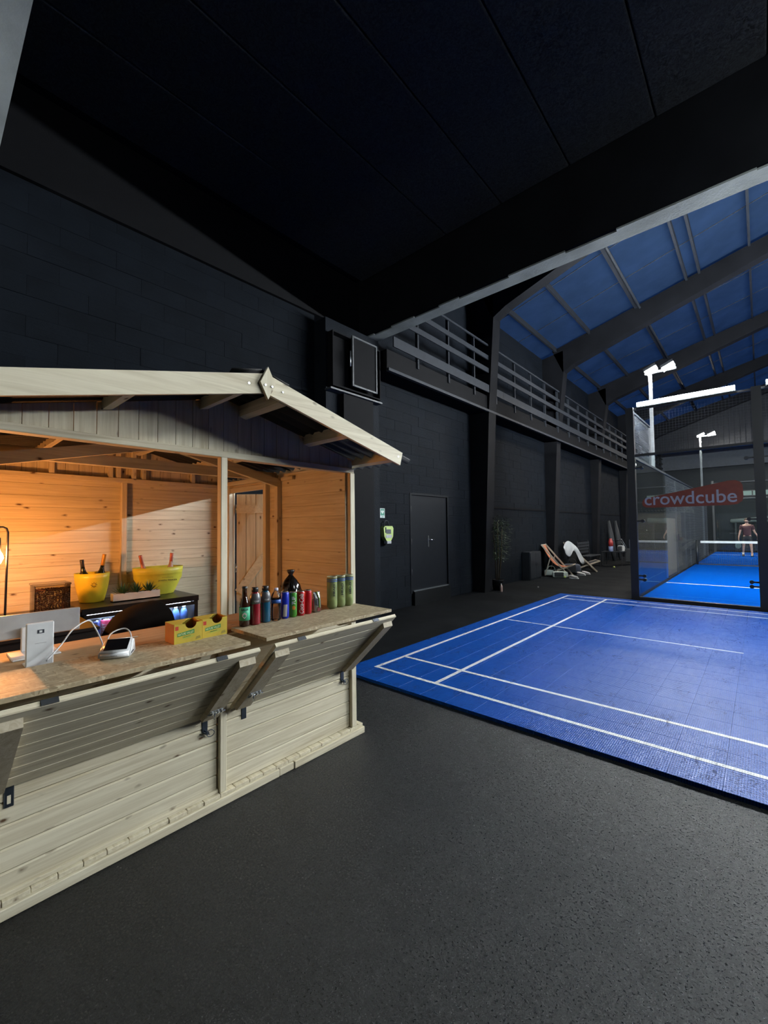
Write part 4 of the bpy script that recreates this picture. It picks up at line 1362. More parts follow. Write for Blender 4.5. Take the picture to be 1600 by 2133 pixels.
def sport(x, y, liquid, cap, label, lcol):
    t = thing('sports_drink_bottle', (x, y, CZ), label, 'bottle', GD)
    r = .0315
    pr = [(r * .8, 0), (r, .006)]
    for k in range(7): pr += [(r, .012 + k * .016), (r * .955, .020 + k * .016)]
    pr += [(r, .124), (r * 1.01, .150), (r * .9, .170), (r * .55, .188), (r * .5, .192)]
    turned('bottle_body', (x, y, CZ), pr, liquid, t, 24)
    turned('label_band', (x, y, CZ), [(r * 1.012, .122), (r * 1.022, .122), (r * 1.030, .150), (r * .93, .170), (r * .72, .182)], lcol, t, 24, cap=False)
    turned('cap', (x, y, CZ), [(.0195, .190), (.0195, .214), (.017, .216), (.001, .216)], cap, t, 20)
    a = math.atan2(-y, -x)
    text_mesh('POWER', .030, .010, M['white'], 'lettering', t, (0, 0, 0), (1, 0, 0), (0, 0, 1), wrap=((x, y, CZ + .132), r * 1.03, a - .1, False))


sport(-2.243, 1.358, mat_('red_drink', (.20, .010, .018), .12), M['steel_black'], 'red sports drink bottle with black cap beside the beer bottle', mat_('smoke_label', (.10, .10, .11), .3))
sport(-2.250, 1.432, mat_('blue_drink', (.010, .075, .14), .12), M['steel_black'], 'blue sports drink bottle with black cap between the red drink and the clear water', mat_('smoke_label', (.10, .10, .11), .3))
x, y = -2.240, 1.500
t = thing('water_bottle', (x, y, CZ), 'clear ribbed water bottle with a blue band and pale cap', 'bottle', GD)
r = .030
M['pet'] = mk_glass('clear_bottle_plastic', (.92, .94, .97), 1.45, .05)
pr = [(r * .8, 0), (r, .006)]
for k in range(8): pr += [(r, .012 + k * .013), (r * .93, .018 + k * .013)]
pr += [(r, .118), (r, .142), (r * .85, .158), (r * .42, .178), (r * .42, .182)]
turned('bottle_body', (x, y, CZ), pr, M['pet'], t, 24)
turned('label_band', (x, y, CZ), [(r * 1.005, .106), (r * 1.015, .106), (r * 1.015, .128), (r * 1.005, .128)], mat_('blue_label', (.03, .10, .38), .4), t, 24, cap=False)
turned('water', (x, y, CZ), [(r * .75, .003), (r * .88, .008), (r * .88, .135), (.001, .135)], mk_glass('water_body', (.80, .76, .74), 1.33, .02), t, 20)
turned('cap', (x, y, CZ), [(.0145, .181), (.0145, .196), (.001, .197)], mat_('lilac_cap', (.5, .5, .62), .4), t, 16)

wht = M['white']
blue = mat_('royal_blue_can', (.012, .03, .42), .28, .2)
t = can('energy_drink_can', -2.247, 1.570, CZ, .0265, .168, blue, 'blue and silver energy drink can beside the water bottle', 'can', GD, top=M['zinc'])
for k, (a, w) in enumerate(((.0, .9), (2.1, .9), (4.2, .9))):
    r = .0270; q = MB(); n = 6
    a += math.atan2(-1.57, 2.247) - .45
    vs = []
    for i in range(n + 1):
        aa = a + w * i / n
        for z, off in ((.014, 0), (.088, .18)): vs.append((-2.247 + r * math.cos(aa + off), 1.570 + r * math.sin(aa + off), CZ + z))
    q.add(vs, [(2 * i, 2 * i + 2, 2 * i + 3, 2 * i + 1) for i in range(n)])
    q.build('silver_panel', mat_('silver_print', (.52, .50, .48), .35, .2), t)
gr = mat_('green_can', (.06, .26, .03), .3, .1)
t = can('soda_can', -2.245, 1.630, CZ, .0255, .158, gr, 'green soda can between the blue can and the script lettered red can', 'can', GD)
a = math.atan2(-1.63, 2.245)
text_mesh('7UP', .05, .026, M['white'], 'lettering', t, (0, 0, 0), (1, 0, 0), (0, 0, 1), bold=.02, wrap=((-2.245, 1.63, CZ + .080), .0262, a + .75, True))
q = MB().prism([(-2.245 + .0262 * math.cos(a + u), 1.63 + .0262 * math.sin(a + u), CZ + z) for u, z in ((-.1, .05), (.4, .046), (.7, .058), (.4, .072), (-.1, .070))], Vector((math.cos(a), math.sin(a), 0)) * .0008)
q.build('orange_spot', mat_('orange_print', (.55, .20, .03), .4), t)
red = mat_('cola_red', (.40, .010, .018), .28, .15)
t = can('cola_can', -2.240, 1.688, CZ, .0258, .158, red, 'red cola can with white script running up its side', 'can', GD)
text_mesh('Coca-Cola', .125, .030, M['white'], 'lettering', t, (0, 0, 0), (1, 0, 0), (0, 0, 1), bold=.01, italic=.35, wrap=((-2.240, 1.688, CZ + .016), .0266, math.atan2(-1.688, 2.24) + .72, True))
t = can('cola_can', -2.250, 1.752, CZ, .0258, .156, red, 'plain bright red can right of the script lettered one', 'can', GD)
x, y = -2.250, 1.825
t = thing('juice_pouch', (x, y, CZ), 'silver and dark foil juice pouch with a green straw strip, right end of the cans', 'pouch', GD)
pm = MB(); vs = []
n = 16
prof = [(.030, .022, 0), (.033, .026, .02), (.033, .024, .06), (.031, .016, .10), (.030, .003, .126), (.030, .0012, .134)]
for (a_, b_, z) in prof:
    for i in range(n):
        an = 2 * PI * i / n
        vs.append((x + b_ * math.cos(an) * (1 + .06 * math.sin(5 * an + z * 60)), y + a_ * math.sin(an), CZ + z))
fs = [(j * n + i, j * n + (i + 1) % n, (j + 1) * n + (i + 1) % n, (j + 1) * n + i) for j in range(len(prof) - 1) for i in range(n)] + [tuple(range(n))[::-1], tuple(range((len(prof) - 1) * n, len(prof) * n))]
pm.add(vs, fs, 0, True).build('foil_pouch', mat_('crinkled_foil', (.35, .36, .36), .22, .8), t)
MB().tube([(x + .028, y + .004, CZ + .03), (x + .022, y + .006, CZ + .09), (x + .006, y - .004, CZ + .137)], .004, 8).build('straw', mat_('leaf_green', (.22, .42, .08), .4), t)
MB().prism([(x + .0262, y - .014, CZ + .008), (x + .0262, y + .014, CZ + .008), (x + .0258, y + .012, CZ + .038), (x + .0258, y - .012, CZ + .034)], (.001, 0, 0)).build('printed_patch', mat_('dark_red_print', (.16, .02, .02), .3), t)
MB().prism([(x + .0248, y - .014, CZ + .050), (x + .0250, y - .002, CZ + .046), (x + .0190, y - .002, CZ + .090), (x + .0185, y - .012, CZ + .090)], (.001, 0, 0)).build('dark_patch', M['ink'], t)

# black bag tied at the neck behind the cans
x, y = -2.455, 1.765
t = thing('black_bag', (x, y, .9475), 'glossy black plastic bag tied at the neck standing behind the cans', 'bag')
wob = lambda a, j: .05 * math.sin(5 * a + j) + .035 * math.sin(9 * a + 2 * j)
turned('bag_body', (x, y, .9475), [(.05, 0), (.072, .02), (.078, .08), (.074, .15), (.060, .20), (.040, .235), (.020, .258), (.014, .266)], plain('glossy_black_plastic', (.006, .005, .004), .12), t, 32, wob=wob)
turned('tied_neck', (x, y, .9475), [(.014, .262), (.013, .270), (.022, .284), (.026, .298), (.022, .302), (.008, .296)], M['foil_black'], t, 24, wob=lambda a, j: .12 * math.sin(7 * a))

# three tubes of tennis balls
M['ballfelt'] = plain('tennis_ball_felt', (.62, .72, .26), .9, bump=.8, bscale=400)
M['tubeplastic'] = mk_glass('tube_plastic', (.92, .95, .88), 1.42, .10, .55, (.50, .56, .34))
for k, (x, y, lab) in enumerate(((-2.262, 1.975, 'tennis ball tube nearest the cans, leftmost of the three'), (-2.262, 2.052, 'tennis ball tube in the middle of the three'), (-2.258, 2.128, 'tennis ball tube against the right corner post'))):
    t = thing('tennis_ball_tube', (x, y, CZ), lab, 'ball tube', 'tennis ball tubes by the right post')
    r = .0360
    turned('tube_shell', (x, y, CZ), [(r * .5, .004), (r * .62, 0), (r * .9, .006), (r, .024), (r, .218)], M['tubeplastic'], t, 28, cap=False, wob=lambda a, j: (.04 * math.cos(5 * a) if j < 3 else 0))
    turned('lid', (x, y, CZ), [(r * 1.03, .214), (r * 1.03, .222), (r * .96, .223), (r * .94, .218)], mat_('pale_gold_lid', (.45, .46, .30), .3, .5), t, 28)
    for z in (.186, .198): turned('blue_ring', (x, y, CZ), [(r + .0006, z), (r + .001, z), (r + .001, z + .006), (r + .0006, z + .006)], mat_('ring_blue', (.02, .08, .40), .4), t, 28, cap=False)
    for b in range(3):
        bm_ = MB(); rr = .0325; cz = .040 + b * .0655
        bm_.lathe([(rr * math.sin(PI * i / 10) + .0004, cz - rr * math.cos(PI * i / 10)) for i in range(11)], (x, y, CZ), 20, cap=False)
        bm_.build('tennis_ball', M['ballfelt'], t)
    a = math.atan2(-y, -x)
    text_mesh('HEAD', .082, .016, M['ink'], 'lettering', t, (0, 0, 0), (1, 0, 0), (0, 0, 1), bold=.03, wrap=((x, y, CZ + .088), r + .0012, a + .62, True))

# stool with a dark jacket heaped on it
st = thing('bar_stool', (-3.12, 1.04, .067), 'dark stool standing in front of the fridge, hidden under the jacket', 'stool')
for dx, dy in ((-.13, -.13), (-.13, .13), (.13, -.13), (.13, .13)):
    MB().beam((-3.12 + dx * 1.25, 1.04 + dy * 1.25, .067), (-3.12 + dx, 1.04 + dy, .80), .03, .03, up=(0, 1, 0)).build('leg', M['steel_black'], st)
MB().lathe([(.001, .80), (.17, .80), (.175, .815), (.17, .835), (.001, .838)], (-3.12, 1.04, 0), 24, cap=False).build('seat', M['darkfridge'], st)
M['jacket'] = plain('dark_brown_cloth', (.007, .0055, .005), .9, spec=.1, bump=.4, bscale=30)
jk = thing('dark_jacket', (-3.12, 1.02, .838), 'dark padded jacket heaped on a stool between counter and fridge', 'jacket')
jm = MB(); vs = []; nu, nv_ = 26, 14
ctr = [(0, .80, .80, .03), (0, .83, .865, .07), (0, .88, .915, .095), (0, .95, .945, .11), (0, 1.02, .955, .115), (0, 1.09, .965, .12), (0, 1.15, .955, .12), (0, 1.20, .925, .10), (0, 1.225, .875, .05)]
for i, (_, yy, zz, rr) in enumerate(ctr):
    for k in range(18):
        a = 2 * PI * k / 18
        w = 1 + .05 * math.sin(3 * a + i * 1.7) + .04 * math.sin(5 * a - i)
        vs.append((-3.10 + rr * 1.15 * w * math.cos(a), yy, max(.839, zz + rr * .80 * w * math.sin(a))))
n = 18
fs = [(j * n + i, j * n + (i + 1) % n, (j + 1) * n + (i + 1) % n, (j + 1) * n + i) for j in range(len(ctr) - 1) for i in range(n)] + [tuple(range(n))[::-1], tuple(range((len(ctr) - 1) * n, len(ctr) * n))]
jo = jm.add(vs, fs, 0, True).build('jacket_body', M['jacket'], jk)
sm_ = jo.modifiers.new('smooth', 'SUBSURF'); sm_.levels = 2; sm_.render_levels = 2

# ================================================================== ON AND BY THE LEFT WALL
# open framed box on the pilaster
bx = thing('wall_box', (-4.88, 4.75, 3.5), 'black open wall box with a grey hinged frame on the pilaster above the kiosk', 'wall box')
q = MB().box(-4.895, -4.78, 4.22, 4.24, 3.72, 4.58).box(-4.895, -4.78, 4.24, 5.30, 3.72, 3.74).box(-4.895, -4.78, 4.24, 5.30, 4.56, 4.58).box(-4.895, -4.78, 5.28, 5.30, 3.74, 4.56).box(-4.897, -4.885, 4.24, 5.28, 3.74, 4.56)
q.build('box_shell', M['black'], bx)
fr_ = MB()
for (ya, yb, za, zb) in ((4.62, 4.65, 3.80, 4.62), (5.17, 5.20, 3.80, 4.62), (4.65, 5.17, 3.80, 3.83), (4.65, 5.17, 4.59, 4.62)): fr_.cbox(-4.79, -4.76, ya, yb, za, zb, .003)
fr_.build('hinged_frame', mat_('mid_grey_frame', (.06, .065, .07), .5), bx)
MB().box(-4.78, -4.775, 4.65, 5.17, 3.83, 4.59).build('frame_mesh', M['black'], bx)
MB().box(-4.90, -4.76, 4.16, 5.32, 3.655, 3.68).build('ledge', mat_('mid_grey_frame', (.06, .065, .07), .5), bx)
MB().cyl((-4.765, 4.575, 4.1), (-4.765, 4.575, 4.35), .012, n=8).build('handle', M['steel'], bx)
slab = MB().box(-4.899, -4.80, 4.46, 5.13, .0, 3.65)  # plain black box on the pilaster face below the wall box
tag(slab.build('wall_slab', M['black']), 'wide black duct running down the pilaster under the wall box', 'slab')

# defibrillator and its sign
ad = thing('defibrillator', (XW + .05, 5.76, 1.45), 'lime green defibrillator with grey screen hanging on the black wall by the pilaster', 'defibrillator')
lime = mat_('lime_case', (.40, .52, .16), .5)
X0 = XW + .012
P = [(5.66, 1.54), (5.70, 1.57), (5.90, 1.57), (5.93, 1.53), (5.92, 1.38), (5.86, 1.30), (5.74, 1.30), (5.68, 1.38)]
MB().prism([(X0, a, b) for a, b in P], (.09, 0, 0)).build('case', lime, ad)
MB().cbox(X0 + .088, X0 + .094, 5.73, 5.86, 1.43, 1.51, .002).build('screen', mat_('grey_screen', (.10, .11, .12), .3), ad)
MB().cbox(X0 + .088, X0 + .094, 5.72, 5.88, 1.355, 1.41, .002).build('keypad', mat_('grey_keys', (.35, .36, .38), .4), ad)
MB().cbox(X0 + .02, X0 + .10, 5.74, 5.86, 1.25, 1.30, .004).build('lower_grip', mat_('grey_keys', (.35, .36, .38), .4), ad)
MB().cbox(X0 + .088, X0 + .096, 5.70, 5.73, 1.45, 1.55, .002).build('side_button', M['ink'], ad)
MB().tube(smooth([(X0 + .03, 5.74, 1.57), (X0 + .03, 5.76, 1.66), (X0 + .03, 5.84, 1.66), (X0 + .03, 5.88, 1.57)], 4), .008, 8).build('carry_strap', M['ink'], ad)
sg_ = thing('first_aid_sign', (X0, 5.74, 1.80), 'small green and white defibrillator sign above the lime device', 'sign')
MB().box(X0, X0 + .004, 5.665, 5.79, 1.72, 1.895).build('sign_plate', mat_('sign_white', (.55, .62, .60), .5), sg_)
MB().box(X0 + .004, X0 + .005, 5.675, 5.78, 1.765, 1.885).build('green_field', mat_('sign_green', (.02, .20, .13), .5), sg_)
hp_ = []
for i in range(20):
    a = 2 * PI * i / 20
    hp_.append((X0 + .005, 5.7275 + .0026 * 16 * math.sin(a) ** 3 * .9, 1.83 + .0026 * (13 * math.cos(a) - 5 * math.cos(2 * a) - 2 * math.cos(3 * a) - math.cos(4 * a)) * .9))
MB().prism(hp_, (.001, 0, 0)).build('heart', mat_('sign_white', (.55, .62, .60), .5), sg_)
MB().prism([(X0 + .006, 5.732, 1.853), (X0 + .006, 5.722, 1.83), (X0 + .006, 5.729, 1.83), (X0 + .006, 5.724, 1.808), (X0 + .006, 5.738, 1.835), (X0 + .006, 5.730, 1.835), (X0 + .006, 5.736, 1.853)], (.0006, 0, 0)).build('bolt_mark', mat_('sign_green', (.02, .20, .13), .5), sg_)
text_mesh('DAE', .06, .025, mat_('sign_green', (.02, .20, .13), .5), 'lettering', sg_, (X0 + .0045, 5.70, 1.730), (0, 1, 0), (0, 0, 1), bold=.02)

# tall indoor plant in front of the second column
PXc, PYc = -4.82, 9.52
pl = thing('potted_bamboo', (PXc, PYc, 0), 'tall leafy bamboo-like plant in a dark pot beside the second column', 'plant')
MB().lathe([(.001, 0), (.11, 0), (.14, .22), (.15, .26), (.135, .26), (.12, .22), (.001, .22)], (PXc, PYc, 0), 20, cap=False).build('pot', M['black'], pl)
random.seed(5)
stm = mat_('plant_stem', (.07, .05, .022), .6); lf = mat_('plant_leaf', (.020, .040, .012), .5)
lfm = MB()
for k in range(6):
    a = k * 1.05; r0 = .035
    top = Vector((PXc + .02 + .13 * math.cos(a), PYc + .13 * math.sin(a), 1.50 + .07 * (k % 3)))
    bs = Vector((PXc + r0 * math.cos(a), PYc + r0 * math.sin(a), .22))
    MB().tube([bs, bs.lerp(top, .5) + Vector((.02, 0, 0)), top], [.011, .009, .006], 6).build('stem', stm, pl)
    for i in range(150):
        f = .36 + .76 * random.random() ** .8
        o = bs.lerp(top, min(f, 1.0)); o.z += max(0, f - 1) * .7
        a2 = random.uniform(0, 2 * PI); out = random.uniform(.03, .22) * (.5 + .7 * min(f, 1))
        o = o + Vector((math.cos(a2) * out, math.sin(a2) * out, random.uniform(-.05, .10)))
        if o.x < -5.08: continue
        d = Vector((math.cos(a2), math.sin(a2), random.uniform(-.8, .3))).normalized(); s_ = d.cross(Vector((0, 0, 1))).normalized()
        L_ = random.uniform(.07, .12); w = .012
        lfm.add([o, o + d * L_ * .4 + s_ * w, o + d * L_, o + d * L_ * .4 - s_ * w, o + d * L_ * .4 + Vector((0, 0, .006))], [(0, 1, 4), (1, 2, 4), (2, 3, 4), (3, 0, 4)])
tag(lfm.build('foliage', lf, pl), kind='stuff')
bt = thing('plastic_bottle', (-4.62, 9.30, 0), 'small pinkish white bottle standing on the floor by the plant', 'bottle')
turned('bottle_body', (-4.62, 9.30, 0), [(.025, 0), (.030, .01), (.030, .13), (.014, .17)], mat_('pink_white', (.40, .27, .25), .4), bt, 14)
turned('cap', (-4.62, 9.30, 0), [(.015, .168), (.015, .19)], M['white'], bt, 12)


# deck chairs
def deck_chair(x, y, cloth, label, rz=0, xs=1.0):
    """folding chair seen from the side; local +x is the front"""
    t = thing('deck_chair', (x, y, 0), label, 'deck chair', 'folding deck chairs by the left wall', rz=rz)
    fw = mat_('chair_wood', (.42, .36, .29), .5)
    def part(nm, mb, m):
        mb.v = [(q[0] * xs, q[1], q[2]) for q in mb.v]
        o = bpy.data.objects.new(nm, mb.mesh(nm, m)); return link(o, t)
    w = .27
    for s_ in (-1, 1):
        part('long_rail', MB().beam((-.92, s_ * w, .97), (.0, s_ * w, .02), .022, .045, up=(1, 0, 1)), fw)
        part('cross_rail', MB().beam((-.84, s_ * (w - .035), .03), (.10, s_ * (w - .035), .37), .022, .045, up=(-1, 0, 1)), fw)
        part('prop_strut', MB().beam((-.60, s_ * (w + .02), .62), (-.80, s_ * (w + .02), .05), .016, .03, up=(1, 0, 0)), fw)
    for p_ in ((-.91, .96), (.0, .03), (-.84, .04), (.10, .37)):
        ww = w if p_[0] in (-.91, .0) else w - .035
        part('cross_bar', MB().cyl((p_[0], -ww - .01, p_[1]), (p_[0], ww + .01, p_[1]), .014, n=8), fw)
    m = MB(); n = 14; vs = []
    for i in range(n + 1):
        f = i / n
        px = -.91 + 1.01 * f; pz = .96 - .59 * f - .30 * math.sin(PI * f) ** 1.0 * (1 if f < .5 else 1)
        px -= .05 * math.sin(PI * f)
        for s_ in (-1, 1): vs += [(px, s_ * (w - .05), pz), (px, s_ * (w - .05), pz - .006)]
    fs = []
    for i in range(n):
        a = 4 * i; b = a + 4
        fs += [(a, b, b + 2, a + 2), (a + 1, a + 3, b + 3, b + 1), (a, a + 1, b + 1, b), (a + 2, b + 2, b + 3, a + 3)]
    m.add(vs, fs, 0, True); part('sling_cloth', m, cloth)
    return t


orange = mat_('orange_canvas', (.42, .13, .06), .8)
deck_chair(-4.34, 13.35, orange, 'wooden deck chair with an orange canvas sling, nearer to the camera', rad(8), .86)
deck_chair(-4.22, 15.35, mat_('black_canvas', (.02, .02, .022), .8), 'wooden deck chair with a white towel over its back, farther along the wall', rad(30))


def drape(pts_rows, mat, name, label, cat, th=.01):
    """cloth given as rows of points, with thickness by solidify"""
    nr = len(pts_rows); nc = len(pts_rows[0])
    m = MB().add([p for r_ in pts_rows for p in r_], [(i * nc + j, i * nc + j + 1, (i + 1) * nc + j + 1, (i + 1) * nc + j) for i in range(nr - 1) for j in range(nc - 1)], 0, True)
    o = m.build(name, mat)
    so = o.modifiers.new('thickness', 'SOLIDIFY'); so.thickness = th
    sb = o.modifiers.new('smooth', 'SUBSURF'); sb.levels = 1; sb.render_levels = 2
    return tag(o, label, cat)


# towel over the back and down the right side of the second chair
CR = rad(30)


def chl(x, y, z): return (-4.22 + x * math.cos(CR) - y * math.sin(CR), 15.35 + x * math.sin(CR) + y * math.cos(CR), z)


def hung(cols, yl, folds, mat, name, label, cat):
    rows = []
    for u, za, zb in cols:
        rows.append([chl(u, yl + folds * math.sin(u * 23 + k * .9) * (k / 5), za + (zb - za) * k / 5) for k in range(6)])
    return drape(rows, mat, name, label, cat, .008)


hung([(-1.04, .83, .80), (-1.01, .92, .74), (-.97, 1.01, .58), (-.90, 1.05, .52), (-.84, 1.03, .50), (-.77, .98, .66), (-.71, .92, .76), (-.62, .84, .58), (-.53, .68, .30), (-.44, .48, .26), (-.41, .42, .27)], -.345, .035, mat_('white_towelling', (.60, .62, .64), .9), 'white_towel', 'white towel draped over the back of the farther deck chair', 'towel')
hung([(-.92, .60, .44), (-.85, .66, .34), (-.74, .78, .30), (-.64, .62, .22), (-.54, .42, .18), (-.47, .30, .20)], -.315, .02, mat_('black_cloth', (.006, .006, .0065), .9), 'black_sweater', 'black sweater hanging from the side of the farther deck chair', 'sweater')

# bags, balls and shoes under the chairs
M['bagwhite'] = mat_('white_bag', (.42, .48, .45), .5); M['bagdark'] = mat_('dark_bag', (.015, .017, .02), .7)


def soft_bag(name, c, size, m1, m2, label, cat, rz=0, group=None):
    t = thing(name, c, label, cat, group, rz=rz)
    def part(nm, mb, m, sub=True):
        o = link(bpy.data.objects.new(nm, mb.mesh(nm, m)), t)
        if sub:
            s_ = o.modifiers.new('smooth', 'SUBSURF'); s_.levels = 2; s_.render_levels = 2
        return o
    a, b, h = size
    part('bag_body', MB().cbox(-a, a, -b, b, 0, h, min(a, b, h) * .35), m1)
    part('side_panel', MB().cbox(-a * .8, a * .45, -b * 1.04, -b * .6, h * .15, h * .9, .015), m2)
    MBh = MB().tube(smooth([(-a * .5, 0, h * .92), (-a * .3, 0, h * 1.35), (a * .3, 0, h * 1.35), (a * .5, 0, h * .92)], 4), .012, 6)
    part('handle', MBh, m2, False)
    return t


soft_bag('racket_bag', (-4.86, 13.15, 0), (.22, .14, .22), M['bagdark'], M['bagwhite'], 'black sports bag with a pale side panel under the orange deck chair', 'bag', rz=.1)
soft_bag('racket_bag', (-4.52, 12.92, 0), (.22, .09, .19), M['bagwhite'], M['bagdark'], 'white and green racket bag lying before the orange deck chair', 'bag', rz=.5)
soft_bag('backpack', (-4.55, 14.1, 0), (.26, .17, .34), mat_('blue_grey_bag', (.04, .05, .075), .7), M['bagdark'], 'dark blue grey backpack between the two deck chairs', 'bag', rz=.3)
for k, (bx_, by_, lab) in enumerate(((-4.36, 12.86, 'yellow tennis ball on the floor at the foot of the orange deck chair'), (-4.0, 16.9, 'yellow tennis ball on the floor beyond the deck chairs'))):
    o = MB().lathe([(.034 * math.sin(PI * i / 10) + .0004, .034 - .034 * math.cos(PI * i / 10)) for i in range(11)], (bx_, by_, 0), 18, cap=False).build('tennis_ball', M['ballfelt'], None, base=(bx_, by_, 0))
    tag(o, lab, 'ball')
for k, (sx_, sy_, lab) in enumerate(((-4.22, 13.9, 'pale sports shoe on the floor, nearer of the pair'), (-4.18, 14.25, 'pale sports shoe on the floor, farther of the pair'), (-4.12, 12.90, 'pale pink sports shoe beside the yellow ball'))):
    t = thing('sports_shoe', (sx_, sy_, 0), lab, 'shoe', 'sports shoes by the deck chairs')
    up = MB().tube([(sx_ - .12, sy_, .05), (sx_ - .11, sy_, .062), (sx_ - .05, sy_, .062), (sx_ + .03, sy_, .045), (sx_ + .10, sy_, .035), (sx_ + .12, sy_, .03)], [.02, .045, .045, .042, .032, .012], 10)
    up.build('upper', mat_('pale_shoe', (.42, .42, .42) if k < 2 else (.5, .3, .26), .6), t)
    MB().cbox(sx_ - .13, sx_ + .13, sy_ - .042, sy_ + .042, 0, .02, .006).build('sole', M['white'], t)
o = MB().lathe([(.02 * math.sin(PI * i / 6) + .0004, .02 - .02 * math.cos(PI * i / 6)) for i in range(7)], (-4.2, 10.45, 0), 10, cap=False).build('shuttlecock_cork', M['white'], None, base=(-4.2, 10.45, 0))
tag(o, 'tiny pale ball lying alone on the dark floor past the blue mat corner', 'ball')

# low dark locker by the wall
lk = thing('low_locker', (-5.0, 11.9, 0), 'low dark grey locker against the wall behind the orange deck chair', 'locker')
MB().cbox(-5.155, -4.92, 11.7, 12.5, .0, .80, .006).build('body', M['darkgrey'], lk)
for k in range(2):
    d = MB().cbox(-4.92, -4.905, 11.715 + k * .39, 12.095 + k * .39, .05, .77, .003).build('door', M['darkgrey'], lk)
    MB().cyl((-4.895, 12.05 + k * .10, .4), (-4.895, 12.05 + k * .10, .5), .006, n=8).build('handle', M['steel_black'], d)

# bench, side table with bottle, trolley bag, more farther along
bn = thing('slatted_bench', (-4.75, 16.8, 0), 'dark slatted bench against the wall beyond the deck chairs', 'bench')
for k in range(4): MB().cbox(-4.95 + k * .10, -4.87 + k * .10, 16.1, 17.5, .42, .45, .004).build('seat_slat', M['greyboard'], bn)
for k in range(4): MB().cbox(-5.02, -4.99, 16.1, 17.5, .52 + k * .11, .60 + k * .11, .004).build('back_slat', M['greyboard'], bn)
for y in (16.18, 17.42):
    for x in (-4.92, -4.60): MB().box(x - .02, x + .02, y - .02, y + .02, 0, .42).build('leg', M['steel_black'], bn)
    MB().beam((-4.97, y, .42), (-5.03, y, .98), .04, .03, up=(0, 1, 0)).build('back_post', M['steel_black'], bn)
tt = thing('side_table', (-4.30, 18.2, 0), 'narrow grey side table carrying a red and blue bottle', 'table')
MB().cbox(-4.70, -3.95, 18.0, 18.6, .50, .53, .004).build('table_top', M['darkgrey'], tt)
for x in (-4.66, -3.99):
    for y in (18.04, 18.56): MB().box(x - .018, x + .018, y - .018, y + .018, 0, .50).build('leg', M['steel_black'], tt)
t = thing('spray_bottle', (-4.40, 18.2, .531), 'tall bottle with red upper half and blue lower half on the side table', 'bottle')
turned('lower_body', (-4.40, 18.2, .531), [(.07, 0), (.085, .01), (.085, .20)], mat_('blue_white', (.16, .20, .34), .4), t)
turned('upper_body', (-4.40, 18.2, .531), [(.085, .20), (.085, .38), (.05, .45), (.05, .50)], mat_('deep_red', (.30, .03, .03), .4), t)
t = soft_bag('cloth_bag', (-4.05, 18.25, .531), (.13, .10, .24), mat_('white_sack', (.38, .38, .38), .8), M['bagdark'], 'pale cloth bag at the right end of the side table', 'bag')
tr_ = thing('trolley_bag', (-3.85, 18.9, 0), 'dark wheeled trolley bag beside the side table', 'bag')
MB().cbox(-4.05, -3.70, 18.75, 19.1, .08, .62, .03).build('bag_body', M['bagdark'], tr_)
for y in (18.8, 19.05): MB().cyl((-3.72, y - .02, .10), (-3.72, y + .02, .10), .10, n=18).build('wheel', M['steel_black'], tr_)
MB().tube([(-4.02, 18.8, .6), (-4.2, 18.8, .98), (-4.2, 19.05, .98), (-4.02, 19.05, .6)], .014, 6).build('pull_handle', M['steel'], tr_)
for k, (yy, lab) in enumerate(((20.2, 'nearest of the folded black banners leaning on the wall'), (21.3, 'farther folded black banner leaning on the wall'))):
    t = thing('folded_banner', (-4.85, yy, 0), lab, 'banner', 'folded banners on the left wall')
    MB().tube([(-4.75, yy, .02), (-4.85, yy, .9), (-4.95, yy, 1.75)], [.07, .13, .06], 10).build('banner_roll', M['bagdark'], t)
    MB().cyl((-4.84, yy - .01, .85), (-4.86, yy - .01, .90), .135, n=12).build('tie_band', M['steel_black'], t)
fc = thing('folding_chair', (-4.2, 21.5, 0), 'dark folding chair far down the corridor by the wall', 'chair')
MB().cbox(-4.4, -4.0, 21.3, 21.7, .44, .46, .004).build('seat', M['steel_black'], fc)
MB().cbox(-4.42, -4.40, 21.3, 21.7, .65, .90, .004).build('backrest', M['steel_black'], fc)
for x, y in ((-4.38, 21.32), (-4.38, 21.68), (-4.02, 21.32), (-4.02, 21.68)): MB().box(x - .012, x + .012, y - .012, y + .012, 0, .9 if x < -4.2 else .44).build('leg', M['steel'], fc)

# long pale roll on a rack at the end wall
rk = thing('rolled_mat', (-.7, 32.2, 0), 'long pale grey rolled mat lying on a rack behind the player', 'mat')
MB().tube([(-1.35, 32.2, 1.72), (-1.3, 32.2, 1.72), (.2, 32.2, 1.80), (1.6, 32.2, 1.84)], [.05, .12, .17, .18], 14).build('roll', mat_('pale_roll', (.16, .18, .18), .8), rk)
for x in (-1.1, 0.0, 1.3):
    MB().box(x - .04, x + .04, 32.1, 32.3, 0, 1.62).build('rack_leg', M['steel_black'], rk)

# ================================================================== THE PLAYER BEYOND THE NET
pn = thing('person', (-.50, 26.3, .0155), 'bearded player in a dark maroon T-shirt and black shorts walking beyond the net', 'person')


def skin_body(name, joints, edges, radii, mat, parent, sub=2):
    me = bpy.data.meshes.new(name)
    me.from_pydata(joints, edges, [])
    me.materials.append(mat)
    o = link(bpy.data.objects.new(name, me), parent)
    sk = o.modifiers.new('skin', 'SKIN'); sk.use_smooth_shade = True
    for i, r in enumerate(radii):
        v = me.skin_vertices[0].data[i]
        v.radius = (r, r) if not isinstance(r, tuple) else r
        v.use_root = (i == 0)
    ss = o.modifiers.new('smooth', 'SUBSURF'); ss.levels = sub; ss.render_levels = sub
    return o


skinm = mat_('skin', (.46, .27, .20), .6); maroon = mat_('maroon_shirt', (.075, .028, .032), .85); blk = mat_('black_shorts', (.014, .015, .018), .8)
